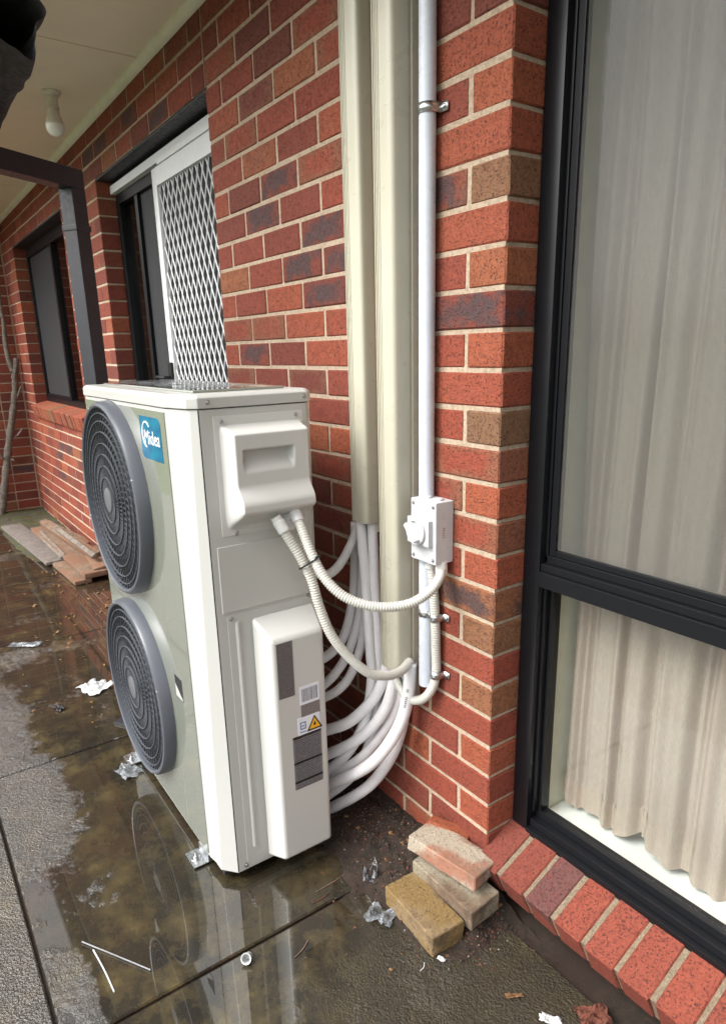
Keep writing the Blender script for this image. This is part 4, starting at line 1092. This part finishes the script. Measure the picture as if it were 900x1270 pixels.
# branch leaning in the far corner
br = thing('branch', 'bare weathered branch leaning in the far brick corner', 'branch', at(2, 640, 0, -6.06))
bp = [at(*p, 0, -6.05) for p in ((1,648),(4,620),(8,585),(12,545),(17,505),(19,478),(17,452))]
MB().tube(spline(bp, 6), [.040-.016*i/36+.004*math.sin(i*1.7) for i in range(37)], 9).build('stem', m_bark, br, smooth=True, angle=180)
b2 = [at(*p, 0, -6.05) for p in ((17,462),(11,445),(7,425),(5,400),(1,380),(-3,340))]
MB().tube(spline(b2, 5), [.026-.012*i/25 for i in range(26)], 8).build('fork', m_bark, br, smooth=True, angle=180)
MB().tube(spline([at(*p, 0, -6.04) for p in ((18,470),(20,452),(20,444))], 4), [.026]*8+[.020], 8).build('stub', m_bark, br, smooth=True)
for a, b, c in (((14,545),(22,540),(29,531)), ((16,500),(22,492),(27,478)), ((10,575),(4,568),(1,562)), ((9,575),(14,570),(18,571))):
    MB().tube(spline([at(*a, 0, -6.05), at(*b, 0, -6.03), at(*c, 0, -6.0)], 4), [.010]*8+[.004], 6).build('twig', m_bark, br, smooth=True)

# timber offcuts
def board(name, label, a, b, wid, th, mat, z0=0, roll=0):
    A = at(*a, 2, z0+th/2); B = at(*b, 2, z0+th/2); d = (B-A); L = d.length; d.normalize(); s_ = Vector((-d.y, d.x, d.z)); s_ = Vector((-d.y, d.x, 0)).normalized(); n = d.cross(s_)
    m3 = Matrix((d, s_, n)).transposed() @ Matrix.Rotation(roll, 3, 'X')
    me = MB().rbox((0,0,0), (L, wid, th), m3).mesh(name, bevel=.003)
    o = link(name, me, mat); o.location = (A+B)/2; return tag(o, label, 'timber', 'timber offcuts by the far wall')
board('timber_offcut', 'long grey weathered board lying on the wet slab near the wall', (14, 652), (72, 697), .16, .022, m_woodg, .018)
board('timber_offcut', 'broad brown plank on the pile of offcuts under the far window', (52, 655), (122, 712), .17, .035, m_wood, .035)
board('timber_offcut', 'brown split batten crossing the pile of offcuts', (58, 650), (120, 690), .075, .045, m_wood, .075, .3)
board('timber_offcut', 'thin pale stick on the pile of offcuts', (50, 662), (80, 692), .05, .04, m_bark, .03, .5)
board('timber_offcut', 'short tan offcut below the pile, pointing at the unit', (74, 697), (104, 722), .11, .028, m_wood, .004)
board('timber_offcut', 'narrow tan batten against the wall behind the pile', (54, 648), (112, 676), .06, .05, m_wood, .03, .2)
board('timber_offcut', 'twisted grey stick lying over the broad plank', (70, 655), (118, 690), .035, .03, m_bark, .12, .6)
board('timber_offcut', 'flat pinkish shard at the near end of the pile', (112, 680), (128, 704), .12, .02, m_wood, .07, .15)

# scraps of film and rubbish
def scrap(name, label, c, size, mat, seed, rz=0, h=.02, cat='plastic scrap', z=0.0):
    m = MB(); r = random.Random(seed)
    def fn(u, v):
        x = (u-.5)*size[0]*(1+.35*noise.noise((v*3, seed, 0))); y = (v-.5)*size[1]*(1+.45*noise.noise((u*3, seed, 5)))
        return (x, y, .0015+h*max(0, .35+noise.noise((u*3+seed, v*3, 1)))*(.4+abs(noise.noise((u*7, v*7, seed)))))
    me = m.sheet(fn, 14, 12).mesh(name, smooth=False, fixn=False); o = link(name, me, mat); o.location = c; o.rotation_euler = (0, 0, rz)
    sm_ = o.modifiers.new('thickness', 'SOLIDIFY'); sm_.thickness = .0006
    return tag(o, label, cat)
g0 = lambda px_, py_, z=0: at(px_, py_, 2, z)
scrap('plastic_film', 'crumpled clear plastic film beside the ochre brick', g0(472, 1137, .002), (.075, .055), m_film, 3, .5, .03)
scrap('plastic_film', 'curled grey plastic film on the soil near the stacked bricks', g0(459, 1086, .010), (.040, .062), m_film, 8, .9, .05)
scrap('foil_scrap', 'crumpled white foil scrap beside the lower fan guard', g0(118, 853, .002), (.13, .11), m_scrap, 12, .4, .03)
scrap('plastic_film', 'clear film scrap on the concrete by the far foot of the unit', g0(160, 957, .002), (.09, .07), m_film, 17, .2, .02)
scrap('plastic_film', 'white speckled film scrap on the wet slab far from the unit', g0(32, 800, .002), (.16, .06), m_film, 21, .9, .02)
scrap('black_scrap', 'small crumpled black scrap on the concrete by the lower fan', g0(74, 879, .002), (.05, .035), m_tie, 25, .3, .02)
scrap('white_scrap', 'small white scrap on the wet concrete in front of the ochre brick', g0(547, 1190, .002), (.020, .012), m_scrap, 31, .3, .006)
scrap('white_scrap', 'white crumpled scrap on the concrete under the window sill', g0(682, 1266, .002), (.045, .022), m_scrap, 33, .5, .012)
scrap('dead_leaf', 'curled pale brown leaf lying on the concrete under the sill', g0(637, 1236, .002), (.040, .010), m_chip[3], 35, 1.0, .012, 'leaf')
scrap('dead_leaf', 'crumpled red brown leaves under the sill beside the white scrap', g0(735, 1262, .004), (.07, .05), m_chip[0], 37, 1.0, .03, 'leaf')
scrap('white_scrap', 'tiny white scrap on the soil below the insulated pipes', g0(458, 1017, .035), (.018, .010), m_scrap, 39, .3, .006, z=.03)
cp_ = g0(306, 1189, .012)
cup = thing('small_cup', 'tiny white plastic cup lying on the wet concrete', 'cup', (cp_.x, cp_.y, 0))
axc = Vector((.55, -.55, .45)).normalized(); cc_ = Vector((cp_.x-.004, cp_.y+.004, .0105))
MB().lathe(cc_, axc, [(0, -.010), (.0095, -.010), (.0115, .010), (.0135, .011), (.0135, .013), (.0105, .012), (.0085, -.008), (0, -.008)], 28).build('cup', m_scrap, cup, smooth=True, angle=30)
def stick(name, label, a, b, r, mat, cat, z=.004):
    A = at(*a, 2, z); B = at(*b, 2, z); md = (A+B)/2+Vector((.003, .002, .0))
    o = MB().tube(spline([A, md, B], 5), r, 7).build(name, mat, None, smooth=True); return tag(o, label, cat)
stick('straw', 'long grey straw lying on the wet concrete', (102, 1168), (187, 1203), .0019, m_steel, 'straw')
stick('straw', 'short white straw crossing under the long grey one', (116, 1178), (142, 1230), .0020, m_scrap, 'straw', .002)
stick('twig', 'pale thin twig beside the white cup', (366, 1187), (382, 1166), .0014, m_wood, 'twig', .002)
stick('twig', 'tiny pale twig between the puddle and the ochre brick', (521, 1204), (526, 1194), .0012, m_scrap, 'twig', .002)
stick('twig', 'brown twig resting against the ochre brick', (485, 1124), (498, 1138), .0018, m_wood, 'twig', .008)
stick('twig', 'long thin brown twig in the puddle beside the unit', (392, 1106), (434, 1079), .0012, m_wood, 'twig', .0015)
stick('twig', 'reddish twig in the puddle beside the unit', (388, 1120), (408, 1107), .0012, m_chip[0], 'twig', .0015)
